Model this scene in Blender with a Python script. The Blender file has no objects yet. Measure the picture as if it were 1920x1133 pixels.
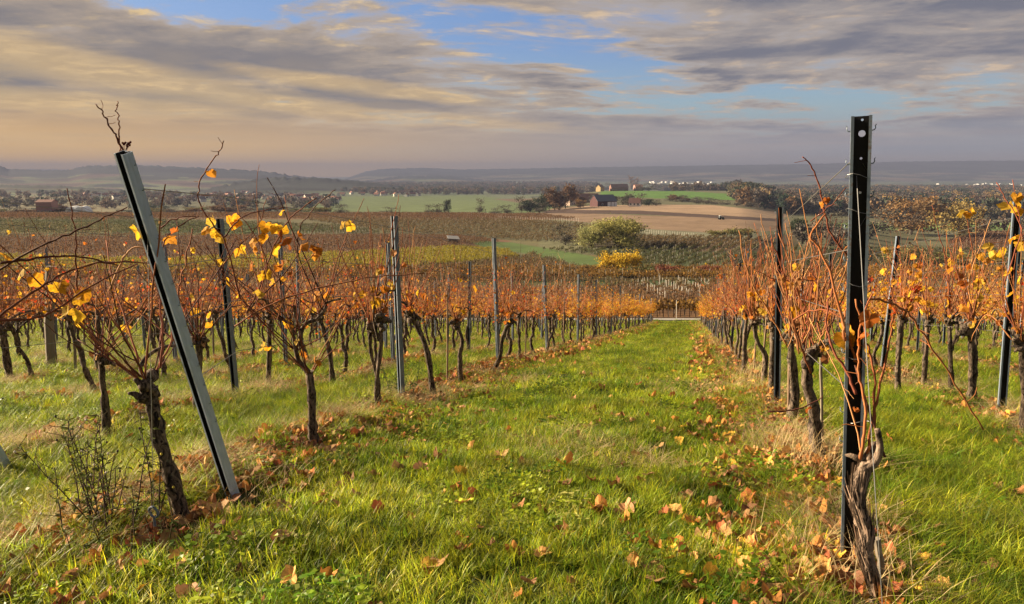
import bpy, math, random
import numpy as np
from mathutils import Vector, Matrix, Euler
R = math.radians
rnd = random.Random(11)
rng = np.random.default_rng(7)
scene = bpy.context.scene
COL = scene.collection

# ------------------------------------------------------------------ camera
PITCH = 9.79; F = 1400.0; CP, SP = math.cos(R(PITCH)), math.sin(R(PITCH))
cam_d = bpy.data.cameras.new('camera'); cam = bpy.data.objects.new('camera', cam_d); COL.objects.link(cam)
cam.location = (0, 0, 0); cam.rotation_euler = (R(90-PITCH), 0, 0)
cam_d.sensor_width = 36; cam_d.lens = 36*F/1920; cam_d.clip_start = .05; cam_d.clip_end = 40000
scene.camera = cam

# ------------------------------------------------------------------ light
SUN_EL, SUN_AZ = 20.0, -72.0        # azimuth from +Y, negative = to the left
EXPO = 2.2
scene.view_settings.view_transform = 'Standard'; scene.view_settings.look = 'None'
scene.view_settings.exposure = EXPO; scene.view_settings.gamma = 1
scene.view_settings.use_curve_mapping = False
sd = bpy.data.lights.new('sun', 'SUN'); sd.energy = 4.4; sd.angle = R(8); sd.color = (1.0, .80, .55)
sun = bpy.data.objects.new('sun', sd); COL.objects.link(sun)
sv = Vector((math.sin(R(SUN_AZ))*math.cos(R(SUN_EL)), math.cos(R(SUN_AZ))*math.cos(R(SUN_EL)), math.sin(R(SUN_EL))))
sun.rotation_euler = sv.to_track_quat('Z', 'Y').to_euler(); sun.location = (0, 0, 30)

cy = scene.cycles
cy.use_denoising = True
cy.max_bounces = 6; cy.diffuse_bounces = 2; cy.glossy_bounces = 2; cy.transmission_bounces = 3
cy.volume_bounces = 1; cy.transparent_max_bounces = 8
cy.use_adaptive_sampling = True; cy.adaptive_threshold = .015
try: cy.denoiser = 'OPENIMAGEDENOISE'; cy.denoising_prefilter = 'ACCURATE'
except Exception: pass

class NT:
    """tiny helper to write node trees as expressions"""
    def __init__(s, tree): s.t = tree
    def n(s, ty, **kw):
        nd = s.t.nodes.new(ty)
        for k, v in kw.items(): setattr(nd, k, v)
        return nd
    def put(s, sock, v):
        if isinstance(v, bpy.types.NodeSocket): s.t.links.new(v, sock)
        elif v is not None: sock.default_value = v
    def m(s, op, a, b=None, c=None, clamp=False):
        nd = s.n('ShaderNodeMath', operation=op); nd.use_clamp = clamp
        s.put(nd.inputs[0], a)
        if b is not None: s.put(nd.inputs[1], b)
        if c is not None: s.put(nd.inputs[2], c)
        return nd.outputs[0]
    def v(s, op, a, b=None):
        nd = s.n('ShaderNodeVectorMath', operation=op); s.put(nd.inputs[0], a)
        if b is not None: s.put(nd.inputs[1], b)
        return nd.outputs[0]
    def xyz(s, x, y, z):
        nd = s.n('ShaderNodeCombineXYZ'); [s.put(nd.inputs[i], q) for i, q in enumerate((x, y, z))]; return nd.outputs[0]
    def sep(s, v):
        nd = s.n('ShaderNodeSeparateXYZ'); s.put(nd.inputs[0], v); return nd.outputs
    def noise(s, vec, scale, detail=4, rough=.5, dist=0.0):
        nd = s.n('ShaderNodeTexNoise'); s.put(nd.inputs['Vector'], vec)
        nd.inputs['Scale'].default_value = scale; nd.inputs['Detail'].default_value = detail
        nd.inputs['Roughness'].default_value = rough; nd.inputs['Distortion'].default_value = dist
        return nd.outputs[0]
    def sm(s, x, a, b, lo=0.0, hi=1.0):
        nd = s.n('ShaderNodeMapRange', interpolation_type='SMOOTHSTEP')
        for i, q in enumerate((x, a, b, lo, hi)): s.put(nd.inputs[i], q)
        return nd.outputs[0]
    def mix(s, f, a, b, mode='MIX'):
        nd = s.n('ShaderNodeMix', data_type='RGBA', blend_type=mode)
        s.put(nd.inputs[0], f)
        for i, q in ((6, a), (7, b)):
            if isinstance(q, tuple) and len(q) == 3: q = (*q, 1)
            s.put(nd.inputs[i], q)
        return nd.outputs[2]

# ------------------------------------------------------------------ sky
world = bpy.data.worlds.new('World'); scene.world = world; world.use_nodes = True
wt = world.node_tree; wt.nodes.clear(); w = NT(wt)
WS = .1
sky = w.n('ShaderNodeTexSky', sky_type='NISHITA'); sky.sun_disc = False
sky.sun_elevation = R(SUN_EL); sky.sun_rotation = R(SUN_AZ); sky.altitude = 250; sky.air_density = 1.0; sky.dust_density = 1.0
tc = w.n('ShaderNodeTexCoord').outputs['Generated']
x, y, z = w.sep(tc)
zc = w.m('MAXIMUM', z, 0.0)
den = w.m('ADD', zc, .075)
P = w.xyz(w.m('DIVIDE', x, den), w.m('DIVIDE', y, den), 0.0)
Pa = w.v('ADD', P, (41.3, 7.9, 0))
wA = w.noise(Pa, .35, 3)
Pw = w.v('ADD', Pa, w.xyz(w.m('MULTIPLY', wA, .9), w.m('MULTIPLY', wA, 1.0), 0.0))
big = w.noise(w.v('MULTIPLY', Pw, (.5, .75, 1)), .75, 6, .58)
mid = w.noise(w.v('MULTIPLY', Pw, (.85, .95, 1)), 1.6, 8, .6, .15)
fine = w.noise(w.v('MULTIPLY', Pw, (1.1, 1.1, 1)), 4.0, 8, .62, .15)
def C(r, g, b):  # 8 bit display colour of the cloud or sky to scene radiance at this exposure
    f = lambda c: ((c/255+.055)/1.055)**2.4 / 2**EXPO / WS
    return (f(r), f(g), f(b))
left = w.sm(x, .35, -.6)                     # towards the low sun
clear = w.mix(w.sm(z, .07, .17), C(104, 136, 160), C(60, 104, 172))
sk = w.mix(.15, clear, sky.outputs[0])
cov = w.m('ADD', w.m('MULTIPLY', big, .72), w.m('MULTIPLY', mid, .38))
az = w.m('DIVIDE', x, w.m('MAXIMUM', y, .05))
def blob(a0, e0, ra, re, slope, soft=1.0):      # where the cloud deck opens or catches the low sun
    da = w.m('SUBTRACT', az, a0); de = w.m('SUBTRACT', w.m('SUBTRACT', z, e0), w.m('MULTIPLY', da, slope))
    q = w.m('ADD', w.m('POWER', w.m('ABSOLUTE', w.m('DIVIDE', da, ra)), 2.0), w.m('POWER', w.m('ABSOLUTE', w.m('DIVIDE', de, re)), 2.0))
    q = w.m('ADD', q, w.m('MULTIPLY', w.m('SUBTRACT', mid, .5), 4.0)); q = w.m('ADD', q, w.m('MULTIPLY', w.m('SUBTRACT', fine, .5), 2.0))
    return w.sm(q, 1.9*soft, -.4)
gaps = None
for bl in ((-.37, .195, .13, .022, -.05), (-.06, .185, .10, .022, -.2), (.10, .142, .26, .034, -.30), (.30, .090, .26, .024, -.05), (.52, .205, .06, .018, -.2)):
    g_ = blob(*bl); gaps = g_ if gaps is None else w.m('MAXIMUM', gaps, g_)
glow = None
for bl in ((-.58, .120, .34, .020, -.12), (-.60, .078, .30, .013, -.02), (-.28, .083, .22, .012, -.10), (-.05, .066, .15, .009, -.08), (-.20, .108, .16, .010, -.10)):
    g_ = blob(*bl); glow = g_ if glow is None else w.m('MAXIMUM', glow, g_)
cov = w.m('ADD', cov, w.m('MULTIPLY', left, .05))
cov = w.m('SUBTRACT', w.m('ADD', cov, .045), w.m('MULTIPLY', gaps, .17))
cov = w.m('ADD', cov, w.m('MULTIPLY', w.m('SUBTRACT', fine, .5), .16))
mask = w.sm(cov, .41, .58)
thick = w.sm(cov, .49, .70)
cl = w.mix(thick, C(190, 177, 166), C(118, 120, 134))
cl = w.mix(w.m('MULTIPLY', left, .5), cl, w.mix(thick, C(196, 170, 138), C(146, 136, 128)))
hl = w.m('MULTIPLY', w.sm(fine, .50, .70), w.sm(thick, .95, .2))
hl = w.m('MULTIPLY', w.m('MULTIPLY', hl, w.sm(z, .035, .09)), 1.0)
cl = w.mix(w.m('MULTIPLY', hl, .85), cl, w.mix(left, C(228, 200, 168), C(250, 215, 150)))
cl = w.mix(w.m('MULTIPLY', glow, .9), cl, w.mix(w.sm(fine, .4, .65), C(205, 176, 134), C(244, 208, 150)))
band = w.m('MULTIPLY', w.m('MULTIPLY', w.sm(z, .055, .085), w.sm(z, .16, .10)), w.sm(mid, .42, .62))
cl = w.mix(w.m('MULTIPLY', w.m('MULTIPLY', band, left), .35), cl, C(232, 198, 138))
res = w.mix(mask, sk, cl)
hz = w.mix(left, C(164, 166, 176), C(276, 216, 116))
streak = w.noise(w.xyz(w.m('MULTIPLY', x, 2.2), w.m('MULTIPLY', y, 2.2), w.m('MULTIPLY', z, 60.0)), 1.0, 4, .5)
hz = w.mix(w.m('MULTIPLY', w.sm(streak, .42, .66), .55), hz, w.mix(left, C(196, 176, 168), C(246, 205, 140)))
hz = w.mix(w.sm(z, .0, .03), w.mix(left, C(200, 180, 168), C(335, 246, 92)), hz)
res = w.mix(w.sm(z, .095, .02, 0.0, .95), res, hz)
res = w.mix(w.sm(z, 0.0, -.05), res, C(60, 66, 50))
bg = w.n('ShaderNodeBackground'); wt.links.new(res, bg.inputs[0]); bg.inputs[1].default_value = WS
wt.links.new(bg.outputs[0], w.n('ShaderNodeOutputWorld').inputs[0])

# ------------------------------------------------------------------ projection
def ratio(py):
    v = (566.5-py)/F; return (-SP+v*CP)/(CP+v*SP)
def W(px, py, Y):
    v = (566.5-py)/F; u = (px-960)/F; t = Y/(CP+v*SP)
    return Vector((u*t, Y, (-SP+v*CP)*t))
def proj(X, Y, Z):
    d = Y*CP-Z*SP; d = np.where(np.abs(d) < 1e-6, 1e-6, d)
    return 960+F*X/d, 566.5-F*(Y*SP+Z*CP)/d

# ------------------------------------------------------------------ terrain height
M = .2435                                   # the rows run 13.7 degrees right of the view
NEAR = [(-60, 2.5), (-20, -.3), (0, -1.38), (1.5, -1.545), (3.14, -1.77), (4.2, -1.915), (7.1, -2.31), (7.9, -2.445), (11.8, -3.12), (16.4, -3.99), (25, -5.65), (40, -8.45), (55, -11.2), (62, -12.45), (68, -13.1)]
Lc = NEAR[:-1]+[(68, -13.05), (90, -15), (130, -17.8), (170, -19.5), (220, -21.5), (300, -22.6), (400, -22.5), (480, -25), (600, -33), (900, -42), (1400, -45), (2200, -54), (3000, -57), (12000, -60)]
Mc = NEAR+[(90, -15.3), (130, -18.6), (170, -20.8), (220, -22.8), (300, -24), (380, -24.8), (460, -25.9), (560, -29.5), (700, -33), (1000, -38), (1400, -46), (2200, -54), (3000, -57), (12000, -60)]
Rc = NEAR+[(90, -15.6), (120, -18), (150, -19.6), (190, -21.0), (230, -21.8), (260, -22.3), (350, -22.9), (450, -24.2), (560, -24.7), (620, -26.2), (700, -27.5), (850, -28), (1000, -27), (1150, -26.5), (1400, -38), (2200, -54), (3000, -57), (12000, -60)]
Sc = NEAR+[(90, -15.7), (120, -18.4), (150, -20.4), (190, -22.3), (260, -24.4), (350, -26), (450, -28.2), (600, -34), (800, -40), (1000, -44), (1600, -50), (2500, -55), (3000, -57), (12000, -60)]
Tc = NEAR+[(90, -16), (150, -21.5), (220, -26.5), (300, -30.5), (400, -33.6), (500, -35.6), (700, -39), (1000, -44), (1600, -50), (2500, -55), (3000, -57), (12000, -60)]
COLS = [(-2.5, Lc), (-.18, Lc), (0.0, Mc), (.13, Rc), (.30, Rc), (.385, Sc), (.56, Tc), (2.5, Tc)]
_U = np.array([c[0] for c in COLS])
def _tab(c, Y):
    ys = np.array([p[0] for p in c], float); zs = np.array([p[1] for p in c], float)
    return np.interp(Y, ys, zs)
def Gsm(X, Y):
    X = np.asarray(X, float); Y = np.asarray(Y, float); X, Y = np.broadcast_arrays(X, Y)
    u = np.clip(X/np.maximum(np.abs(Y), 60), -2.4, 2.4)
    T = np.stack([_tab(c[1], Y) for c in COLS])
    i = np.clip(np.searchsorted(_U, u)-1, 0, len(_U)-2)
    f = (u-_U[i])/(_U[i+1]-_U[i]); f = f*f*(3-2*f)
    a = np.take_along_axis(T, i[None], 0)[0]; b = np.take_along_axis(T, (i+1)[None], 0)[0]
    return a*(1-f)+b*f
CL1, CL2, CR1, CR2 = -3.104, -4.91, .87, 2.91
ROWC = {}
for k in range(1, 40): ROWC[-k] = CL1-1.81*(k-1); ROWC[k] = CR1+2.0*(k-1)
RC = np.array(sorted(ROWC.values()))
def rowdist(X, Y):
    s = np.asarray(X)-M*np.asarray(Y)
    i = np.clip(np.searchsorted(RC, s), 1, len(RC)-1)
    return np.minimum(np.abs(s-RC[i-1]), np.abs(s-RC[i]))
def G(X, Y):
    X = np.asarray(X, float); Y = np.asarray(Y, float)
    z = Gsm(X, Y)
    near = np.clip((66-Y)/6, 0, 1)
    b = .018*np.sin(X*3.1+1.3*np.sin(Y*1.7))+.016*np.sin(Y*4.3+1.9*np.sin(X*2.3))+.012*np.sin(X*7.7+Y*5.1)+.03*np.sin(X*.9+Y*.7)
    bank = .05*np.exp(-(rowdist(X, Y)/.35)**2)
    far = np.clip((Y-90)/60, 0, 1)*(.25*np.sin(X*.05+Y*.021)+.2*np.sin(Y*.06-X*.017))
    return z+near*(b+bank)+far
def g1(X, Y): return float(G(X, Y))
def gpt(X, Y, dz=0): return Vector((X, Y, g1(X, Y)+dz))
def hit(px, py, y0=70, y1=5000):
    """where the sight line meets the ground"""
    ys = np.geomspace(y0, y1, 1500); v = (566.5-py)/F; u = (px-960)/F
    t = ys/(CP+v*SP); X = u*t; Z = (-SP+v*CP)*t
    k = np.argmax(Z <= G(X, ys))
    if not (Z <= G(X, ys)).any(): k = np.argmin(Z-G(X, ys))
    return Vector((X[k], ys[k], g1(X[k], ys[k])))
def inpoly(px, py, poly):
    c = np.zeros(np.shape(px), bool); n = len(poly)
    for i in range(n):
        x1, y1 = poly[i]; x2, y2 = poly[(i+1) % n]
        if y1 == y2: continue
        c ^= ((y1 > py) != (y2 > py)) & (px < (x2-x1)*(py-y1)/(y2-y1)+x1)
    return c

# ------------------------------------------------------------------ mesh helpers
def linkobj(name, me, parent=None, mats=(), col=COL):
    o = bpy.data.objects.new(name, me); col.objects.link(o)
    for m_ in mats:
        if me is not None: me.materials.append(m_)
    if parent is not None: o.parent = parent
    return o
class MB:
    def __init__(s): s.v = []; s.f = []; s.c = []; s.m = []
    def add(s, vs, fs, col=(1, 1, 1), mi=0):
        b = len(s.v); s.v += [tuple(p) for p in vs]; s.c += [col]*len(vs)
        s.f += [tuple(b+i for i in f) for f in fs]; s.m += [mi]*len(fs)
    def box(s, lo, hi, col=(1, 1, 1), mi=0):
        (a, b, c), (d, e, f) = lo, hi
        s.add([(a, b, c), (d, b, c), (d, e, c), (a, e, c), (a, b, f), (d, b, f), (d, e, f), (a, e, f)],
              [(0, 3, 2, 1), (4, 5, 6, 7), (0, 1, 5, 4), (1, 2, 6, 5), (2, 3, 7, 6), (3, 0, 4, 7)], col, mi)
    def tube(s, pts, rad, n=5, col=(1, 1, 1), mi=0, jit=0, cap=True):
        pts = [Vector(p) for p in pts]; k = len(pts)
        if not hasattr(rad, '__len__'): rad = [rad]*k
        b = len(s.v); up = Vector((.3, .2, .93)) if abs((pts[-1]-pts[0]).normalized().z) < .8 else Vector((0, 1, .1))
        for i, p in enumerate(pts):
            d = (pts[min(i+1, k-1)]-pts[max(i-1, 0)])
            d = d.normalized() if d.length > 1e-9 else Vector((0, 0, 1))
            a = d.cross(up)
            a = a.normalized() if a.length > 1e-6 else Vector((1, 0, 0))
            c = d.cross(a)
            for j in range(n):
                t = 2*math.pi*j/n; r_ = rad[i]*(1+(rnd.uniform(-jit, jit) if jit else 0))
                q = p+(a*math.cos(t)+c*math.sin(t))*r_
                s.v.append(tuple(q)); s.c.append(col)
        for i in range(k-1):
            for j in range(n):
                s.f.append((b+i*n+j, b+i*n+(j+1) % n, b+(i+1)*n+(j+1) % n, b+(i+1)*n+j)); s.m.append(mi)
        if cap:
            s.f.append(tuple(b+j for j in reversed(range(n)))); s.m.append(mi)
            s.f.append(tuple(b+(k-1)*n+j for j in range(n))); s.m.append(mi)
    def mesh(s, name, smooth=False):
        me = bpy.data.meshes.new(name); me.from_pydata(s.v, [], s.f)
        a = me.color_attributes.new('Col', 'FLOAT_COLOR', 'POINT')
        cc = np.ones((len(s.v), 4), np.float32)
        if s.c: cc[:, :3] = np.array(s.c, np.float32)
        a.data.foreach_set('color', cc.ravel())
        me.polygons.foreach_set('material_index', s.m)
        if smooth: me.polygons.foreach_set('use_smooth', [True]*len(s.f))
        me.update(); return me
def tag(o, label=None, cat=None, group=None, kind=None):
    if label: o['label'] = label
    if cat: o['category'] = cat
    if group: o['group'] = group
    if kind: o['kind'] = kind
    return o
def empty(name, loc=(0, 0, 0), rz=0, col=COL):
    o = bpy.data.objects.new(name, None); col.objects.link(o); o.location = loc; o.rotation_euler = (0, 0, rz)
    o.empty_display_size = .1; return o
def copytree(o, parent=None):
    c = o.copy(); COL.objects.link(c)
    if parent is not None: c.parent = parent
    for ch in o.children: copytree(ch, c)
    return c
def smooth_path(pts, k=4):
    pts = [Vector(p) for p in pts]; P_ = [pts[0]*2-pts[1]]+pts+[pts[-1]*2-pts[-2]]; out = []
    for i in range(1, len(P_)-2):
        a, b, c, d = P_[i-1:i+3]
        for j in range(k):
            t = j/k
            out.append(.5*((2*b)+(c-a)*t+(2*a-5*b+4*c-d)*t*t+(3*b-a-3*c+d)*t**3))
    out.append(pts[-1]); return out

# ------------------------------------------------------------------ materials
def mat(name):
    m_ = bpy.data.materials.new(name); m_.use_nodes = True; t = m_.node_tree; t.nodes.clear()
    return m_, NT(t)
def finish(n, bsdf): n.t.links.new(bsdf, n.n('ShaderNodeOutputMaterial').inputs[0])
def princ(n, col, rough=.7, metal=0, bump=None, bs=.3, bd=.01, spec=.3):
    b = n.n('ShaderNodeBsdfPrincipled'); n.put(b.inputs['Base Color'], (*col, 1) if isinstance(col, tuple) else col)
    n.put(b.inputs['Roughness'], rough); n.put(b.inputs['Metallic'], metal); b.inputs['Specular IOR Level'].default_value = spec
    if bump is not None:
        q = n.n('ShaderNodeBump'); q.inputs['Strength'].default_value = bs; q.inputs['Distance'].default_value = bd
        n.put(q.inputs['Height'], bump); n.t.links.new(q.outputs[0], b.inputs['Normal'])
    return b.outputs[0]
def attr(n, name='Col'):
    a = n.n('ShaderNodeAttribute'); a.attribute_name = name; return a
def objpos(n): return n.n('ShaderNodeTexCoord').outputs['Object']
def wpos(n): return n.n('ShaderNodeNewGeometry').outputs['Position']

def leafish(name, trans=.35, rough=.75, scale=30, var=.35, spec=.2, blot=False):
    """thin leaf: diffuse plus light let through, colour from the mesh and varied"""
    m_, n = mat(name)
    c = attr(n).outputs['Color']
    r = n.n('ShaderNodeObjectInfo').outputs['Random']
    ns = n.noise(wpos(n), scale, 3)
    f = n.m('ADD', n.m('MULTIPLY', ns, var*2), n.m('ADD', n.m('MULTIPLY', r, .3), .85-var))
    col = n.mix(1.0, c, n.xyz(f, f, f), 'MULTIPLY')
    if blot: col = n.mix(n.m('MULTIPLY', n.sm(n.noise(wpos(n), 75, 4, .65), .54, .66), .75), col, (.16, .065, .02))
    b = princ(n, col, rough, spec=spec)
    tr = n.n('ShaderNodeBsdfTranslucent'); n.t.links.new(col, tr.inputs[0])
    mx = n.n('ShaderNodeMixShader'); mx.inputs[0].default_value = trans
    n.t.links.new(b, mx.inputs[1]); n.t.links.new(tr.outputs[0], mx.inputs[2]); finish(n, mx.outputs[0]); return m_
def simple(name, col, rough=.7, metal=0, scale=8, amount=.25, bs=.2, bd=.005, stretch=(1, 1, 1), useattr=False, spec=.3):
    m_, n = mat(name); p = n.v('MULTIPLY', objpos(n), stretch)
    ns = n.noise(p, scale, 5, .6)
    f = n.m('ADD', n.m('MULTIPLY', ns, amount*2), 1-amount)
    base = attr(n).outputs['Color'] if useattr else n.xyz(*col)
    c = n.v('MULTIPLY', base, n.xyz(f, f, f))
    finish(n, princ(n, c, rough, metal, ns, bs, bd, spec)); return m_

# bark of the old vine trunks: long fibrous strips, grey on the outside, black in the cracks
def barkmat(name, dark, light, sc=1.0):
    m_, n = mat(name); p = n.v('MULTIPLY', objpos(n), (46*sc, 46*sc, 6*sc))
    p = n.v('ADD', p, n.v('MULTIPLY', n.xyz(n.noise(objpos(n), 9, 3), n.noise(objpos(n), 7, 3), 0.0), (6, 6, 6)))
    a = n.noise(p, 1.0, 6, .65); b2 = n.noise(p, 3.1, 4, .6)
    h = n.m('ADD', a, n.m('MULTIPLY', b2, .35))
    col = n.mix(n.sm(h, .52, .86), dark, light)
    lich = n.sm(n.noise(objpos(n), 22, 3), .62, .72)
    col = n.mix(n.m('MULTIPLY', lich, .35), col, (.22, .22, .15))
    finish(n, princ(n, col, .9, 0, h, 1.0, .012, .15)); return m_
M_bark = barkmat('vine_bark', (.008, .006, .005), (.20, .15, .11))
M_barkpale = barkmat('old_vine_bark', (.018, .012, .009), (.30, .22, .16), .8)
M_treebark = simple('tree_bark', (.06, .048, .036), .9, scale=3, amount=.4, stretch=(3, 3, 1))
M_cane = simple('cane_bark', (1, 1, 1), .8, scale=25, amount=.5, stretch=(1, 1, .4), useattr=True, spec=.12)
M_leaf = leafish('vine_leaf', .45, blot=True)
M_dry = leafish('fallen_leaf', .15, scale=45, var=.3, blot=True)
M_grass = None
def grassmat(name, patch=True):
    m_, n = mat(name); p = wpos(n); c = attr(n).outputs['Color']
    r = n.n('ShaderNodeObjectInfo').outputs['Random']
    pa = n.noise(p, .9, 4, .6); pb = n.noise(p, 4.5, 3)
    hue = n.m('ADD', n.m('MULTIPLY', pa, .8), n.m('ADD', n.m('MULTIPLY', pb, .35), n.m('MULTIPLY', r, .45)))
    g = n.mix(n.sm(hue, .50, 1.05), (.110, .215, .012), (.37, .41, .026))
    g = n.mix(n.m('MULTIPLY', n.sm(r, .88, .98), .7), g, (.40, .34, .14))
    r2 = n.m('FRACT', n.m('MULTIPLY', r, 37.7)); lum = n.m('ADD', n.m('MULTIPLY', n.m('POWER', r2, 1.6), 1.15), .5)
    g = n.mix(1.0, g, c, 'MULTIPLY'); g = n.v('MULTIPLY', g, n.xyz(lum, lum, lum))
    b = princ(n, g, .5, spec=.3)
    tr = n.n('ShaderNodeBsdfTranslucent'); n.t.links.new(g, tr.inputs[0])
    mx = n.n('ShaderNodeMixShader'); mx.inputs[0].default_value = .5
    n.t.links.new(b, mx.inputs[1]); n.t.links.new(tr.outputs[0], mx.inputs[2]); finish(n, mx.outputs[0]); return m_
M_grass = grassmat('grass_blade')
M_straw = leafish('dry_straw', .3, .8, 20, .3)
M_foliage = leafish('tree_foliage', .3, .8, .6, .45)
def metalmat():
    m_, n = mat('galvanised_steel'); p = objpos(n)
    a = n.noise(n.v('MULTIPLY', p, (14, 14, 3)), 2, 5, .65); sp = n.noise(p, 60, 3)
    col = n.mix(n.sm(a, .35, .7), (.085, .115, .155), (.17, .22, .27))
    col = n.mix(n.m('MULTIPLY', n.sm(n.m('ADD', n.m('MULTIPLY', sp, .5), n.m('MULTIPLY', a, .5)), .53, .62), .7), col, (.11, .065, .04))
    finish(n, princ(n, col, n.sm(a, .2, .8, .5, .7), .0, sp, .15, .001, .5)); return m_
M_metal = metalmat()
M_lightmetal = simple('light_zinc', (.34, .42, .54), .45, 0, scale=9, amount=.35, bs=.1, bd=.001, stretch=(8, 8, 1.5))  # paler, bluer steel used on the leaning end posts
M_innershade = simple('post_inside_shade', (.012, .012, .014), .6, .2, scale=20, amount=.4)  # shade inside the open channel, put into the steel's colour
M_wire = simple('wire_steel', (.22, .22, .22), .45, .8)
M_wood = simple('weathered_wood', (.20, .17, .13), .85, scale=12, amount=.45, bs=.6, bd=.004, stretch=(5, 5, .5))
M_rod = simple('brown_stake', (.20, .13, .08), .7, scale=12, amount=.35, stretch=(3, 3, .5))
M_white = simple('white_painted_stake', (.46, .43, .38), .6)
M_attr = simple('painted', (1, 1, 1), .8, scale=.6, amount=.18, useattr=True)
M_concrete = simple('road_concrete', (.24, .23, .21), .9, scale=1.5, amount=.2)

# ------------------------------------------------------------------ ground and fields
FIELDS = [  # (polygon in sight lines, near, far, colour)
 ([(-900, 470), (2800, 470), (2800, 620), (-900, 620)], 62, 200, (.13, .10, .045)),
 ([(-900, 560), (2800, 560), (2800, 606), (-900, 606)], 66, 120, (.17, .095, .045)),
 ([(900, 523), (1500, 523), (1500, 535), (900, 535)], 80, 220, (.05, .075, .025)),
 ([(700, 507), (1500, 507), (1500, 525), (700, 525)], 80, 260, (.12, .09, .03)),
 ([(-900, 400), (1010, 400), (1010, 470), (-900, 470)], 100, 520, (.12, .11, .055)),
 ([(-900, 438), (860, 440), (960, 452), (900, 470), (600, 482), (-900, 495)], 100, 420, (.15, .085, .05)),
 ([(-900, 412), (250, 412), (640, 428), (560, 440), (300, 442), (-900, 452)], 150, 480, (.09, .115, .045)),
 ([(0, 416), (180, 416), (260, 425), (200, 436), (0, 438)], 150, 480, (.19, .16, .05)),
 ([(250, 413), (460, 418), (560, 430), (430, 440), (300, 428)], 150, 480, (.085, .125, .035)),
 ([(-900, 478), (300, 490), (640, 480), (860, 466), (950, 470), (975, 484), (900, 492), (700, 512), (300, 516), (-900, 520)], 100, 350, (.22, .18, .03)),
 ([(870, 450), (960, 455), (1110, 480), (1190, 503), (1200, 512), (1110, 512), (1000, 478), (900, 462)], 100, 400, (.085, .13, .04)),
 ([(-900, 402), (300, 402), (1000, 404), (1100, 412), (800, 412), (300, 411), (-900, 412)], 250, 520, (.21, .12, .06)),
 ([(1000, 440), (1500, 440), (1500, 470), (1150, 470)], 100, 420, (.085, .07, .04)),
 ([(1080, 466), (1900, 462), (1900, 500), (1180, 500)], 100, 420, (.07, .085, .035)),
 ([(1290, 455), (1420, 452), (1420, 470), (1300, 472)], 100, 420, (.13, .09, .05)),
 ([(1185, 425), (1440, 428), (1440, 447), (1290, 447), (1190, 440)], 150, 520, (.17, .17, .11)),
 ([(980, 405), (1040, 399), (1480, 412), (1480, 432), (1340, 437), (1190, 428), (1060, 413)], 200, 560, (.235, .165, .11)),
 ([(1010, 400), (1040, 391), (1200, 392), (1470, 408), (1470, 416), (1200, 402)], 260, 620, (.085, .058, .048)),
 ([(1010, 396), (1040, 393), (1200, 395), (1470, 411), (1480, 400), (1330, 384), (1120, 380), (1010, 388)], 350, 640, (.33, .235, .155)),
 ([(560, 370), (900, 366), (960, 376), (1060, 384), (1020, 396), (980, 402), (560, 404)], 520, 2200, (.12, .16, .065)),
 ([(560, 352), (860, 352), (880, 366), (560, 370)], 1400, 3000, (.11, .14, .08)),
 ([(1120, 355), (1230, 355), (1400, 366), (1400, 376), (1230, 372), (1130, 368)], 640, 1300, (.10, .20, .04)),
 ([(900, 370), (1100, 360), (1120, 376), (1000, 384)], 560, 1300, (.15, .11, .07)),
 ([(1380, 366), (1500, 366), (1500, 400), (1380, 392)], 560, 1500, (.12, .10, .06)),
 ([(1560, 418), (2300, 418), (2300, 433), (1560, 431)], 300, 900, (.18, .26, .08)),
 ([(1780, 448), (1850, 434), (2300, 428), (2300, 470), (1780, 470)], 200, 700, (.20, .07, .04)),
 ([(1480, 470), (2300, 470), (2300, 520), (1480, 520)], 120, 400, (.10, .085, .04)),
 ([(-900, 365), (560, 378), (560, 402), (-900, 402)], 520, 2000, (.11, .11, .06)),
 ([(-900, 366), (100, 368), (250, 384), (240, 402), (-900, 402)], 520, 1600, (.16, .14, .07)),
]
def groundcol(X, Y, Z):
    c = np.empty(X.shape+(3,)); c[:] = (.10, .10, .055)
    far = Y > 66
    nz = .5+.25*np.sin(X*.02+1.7*np.sin(Y*.011))+.25*np.sin(Y*.017+2*np.sin(X*.009))
    c[Y > 1200] = (.10, .12, .07)
    c = np.where(((Y > 1200) & (nz > .6))[..., None], (.05, .055, .04), c)
    px, py = proj(X, Y, Z)
    for poly, a, b, col in FIELDS:
        c[inpoly(px, py, poly) & (Y > a) & (Y < b)] = np.array(col)*.78
    # between the rows: earth seen through grass; under the rows: litter
    d = rowdist(X, Y); wv = .06*np.sin(Y*2.1)+.05*np.sin(X*5+Y*1.3)
    f = np.clip(1-(d+wv-.22)/.2, 0, 1)[..., None]
    nearc = (1-f)*np.array((.032, .042, .012))+f*np.array((.075, .048, .028))
    hd = np.clip((4.6-Y)/1.0, 0, 1)[..., None]*np.clip((np.abs(X)-.0)/.3, 0, 1)[..., None]
    nearc = np.where(hd > .5, nearc*.5+np.array((.055, .07, .018))*.5, nearc)
    c = np.where((~far)[..., None], nearc, c)
    return c
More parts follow.
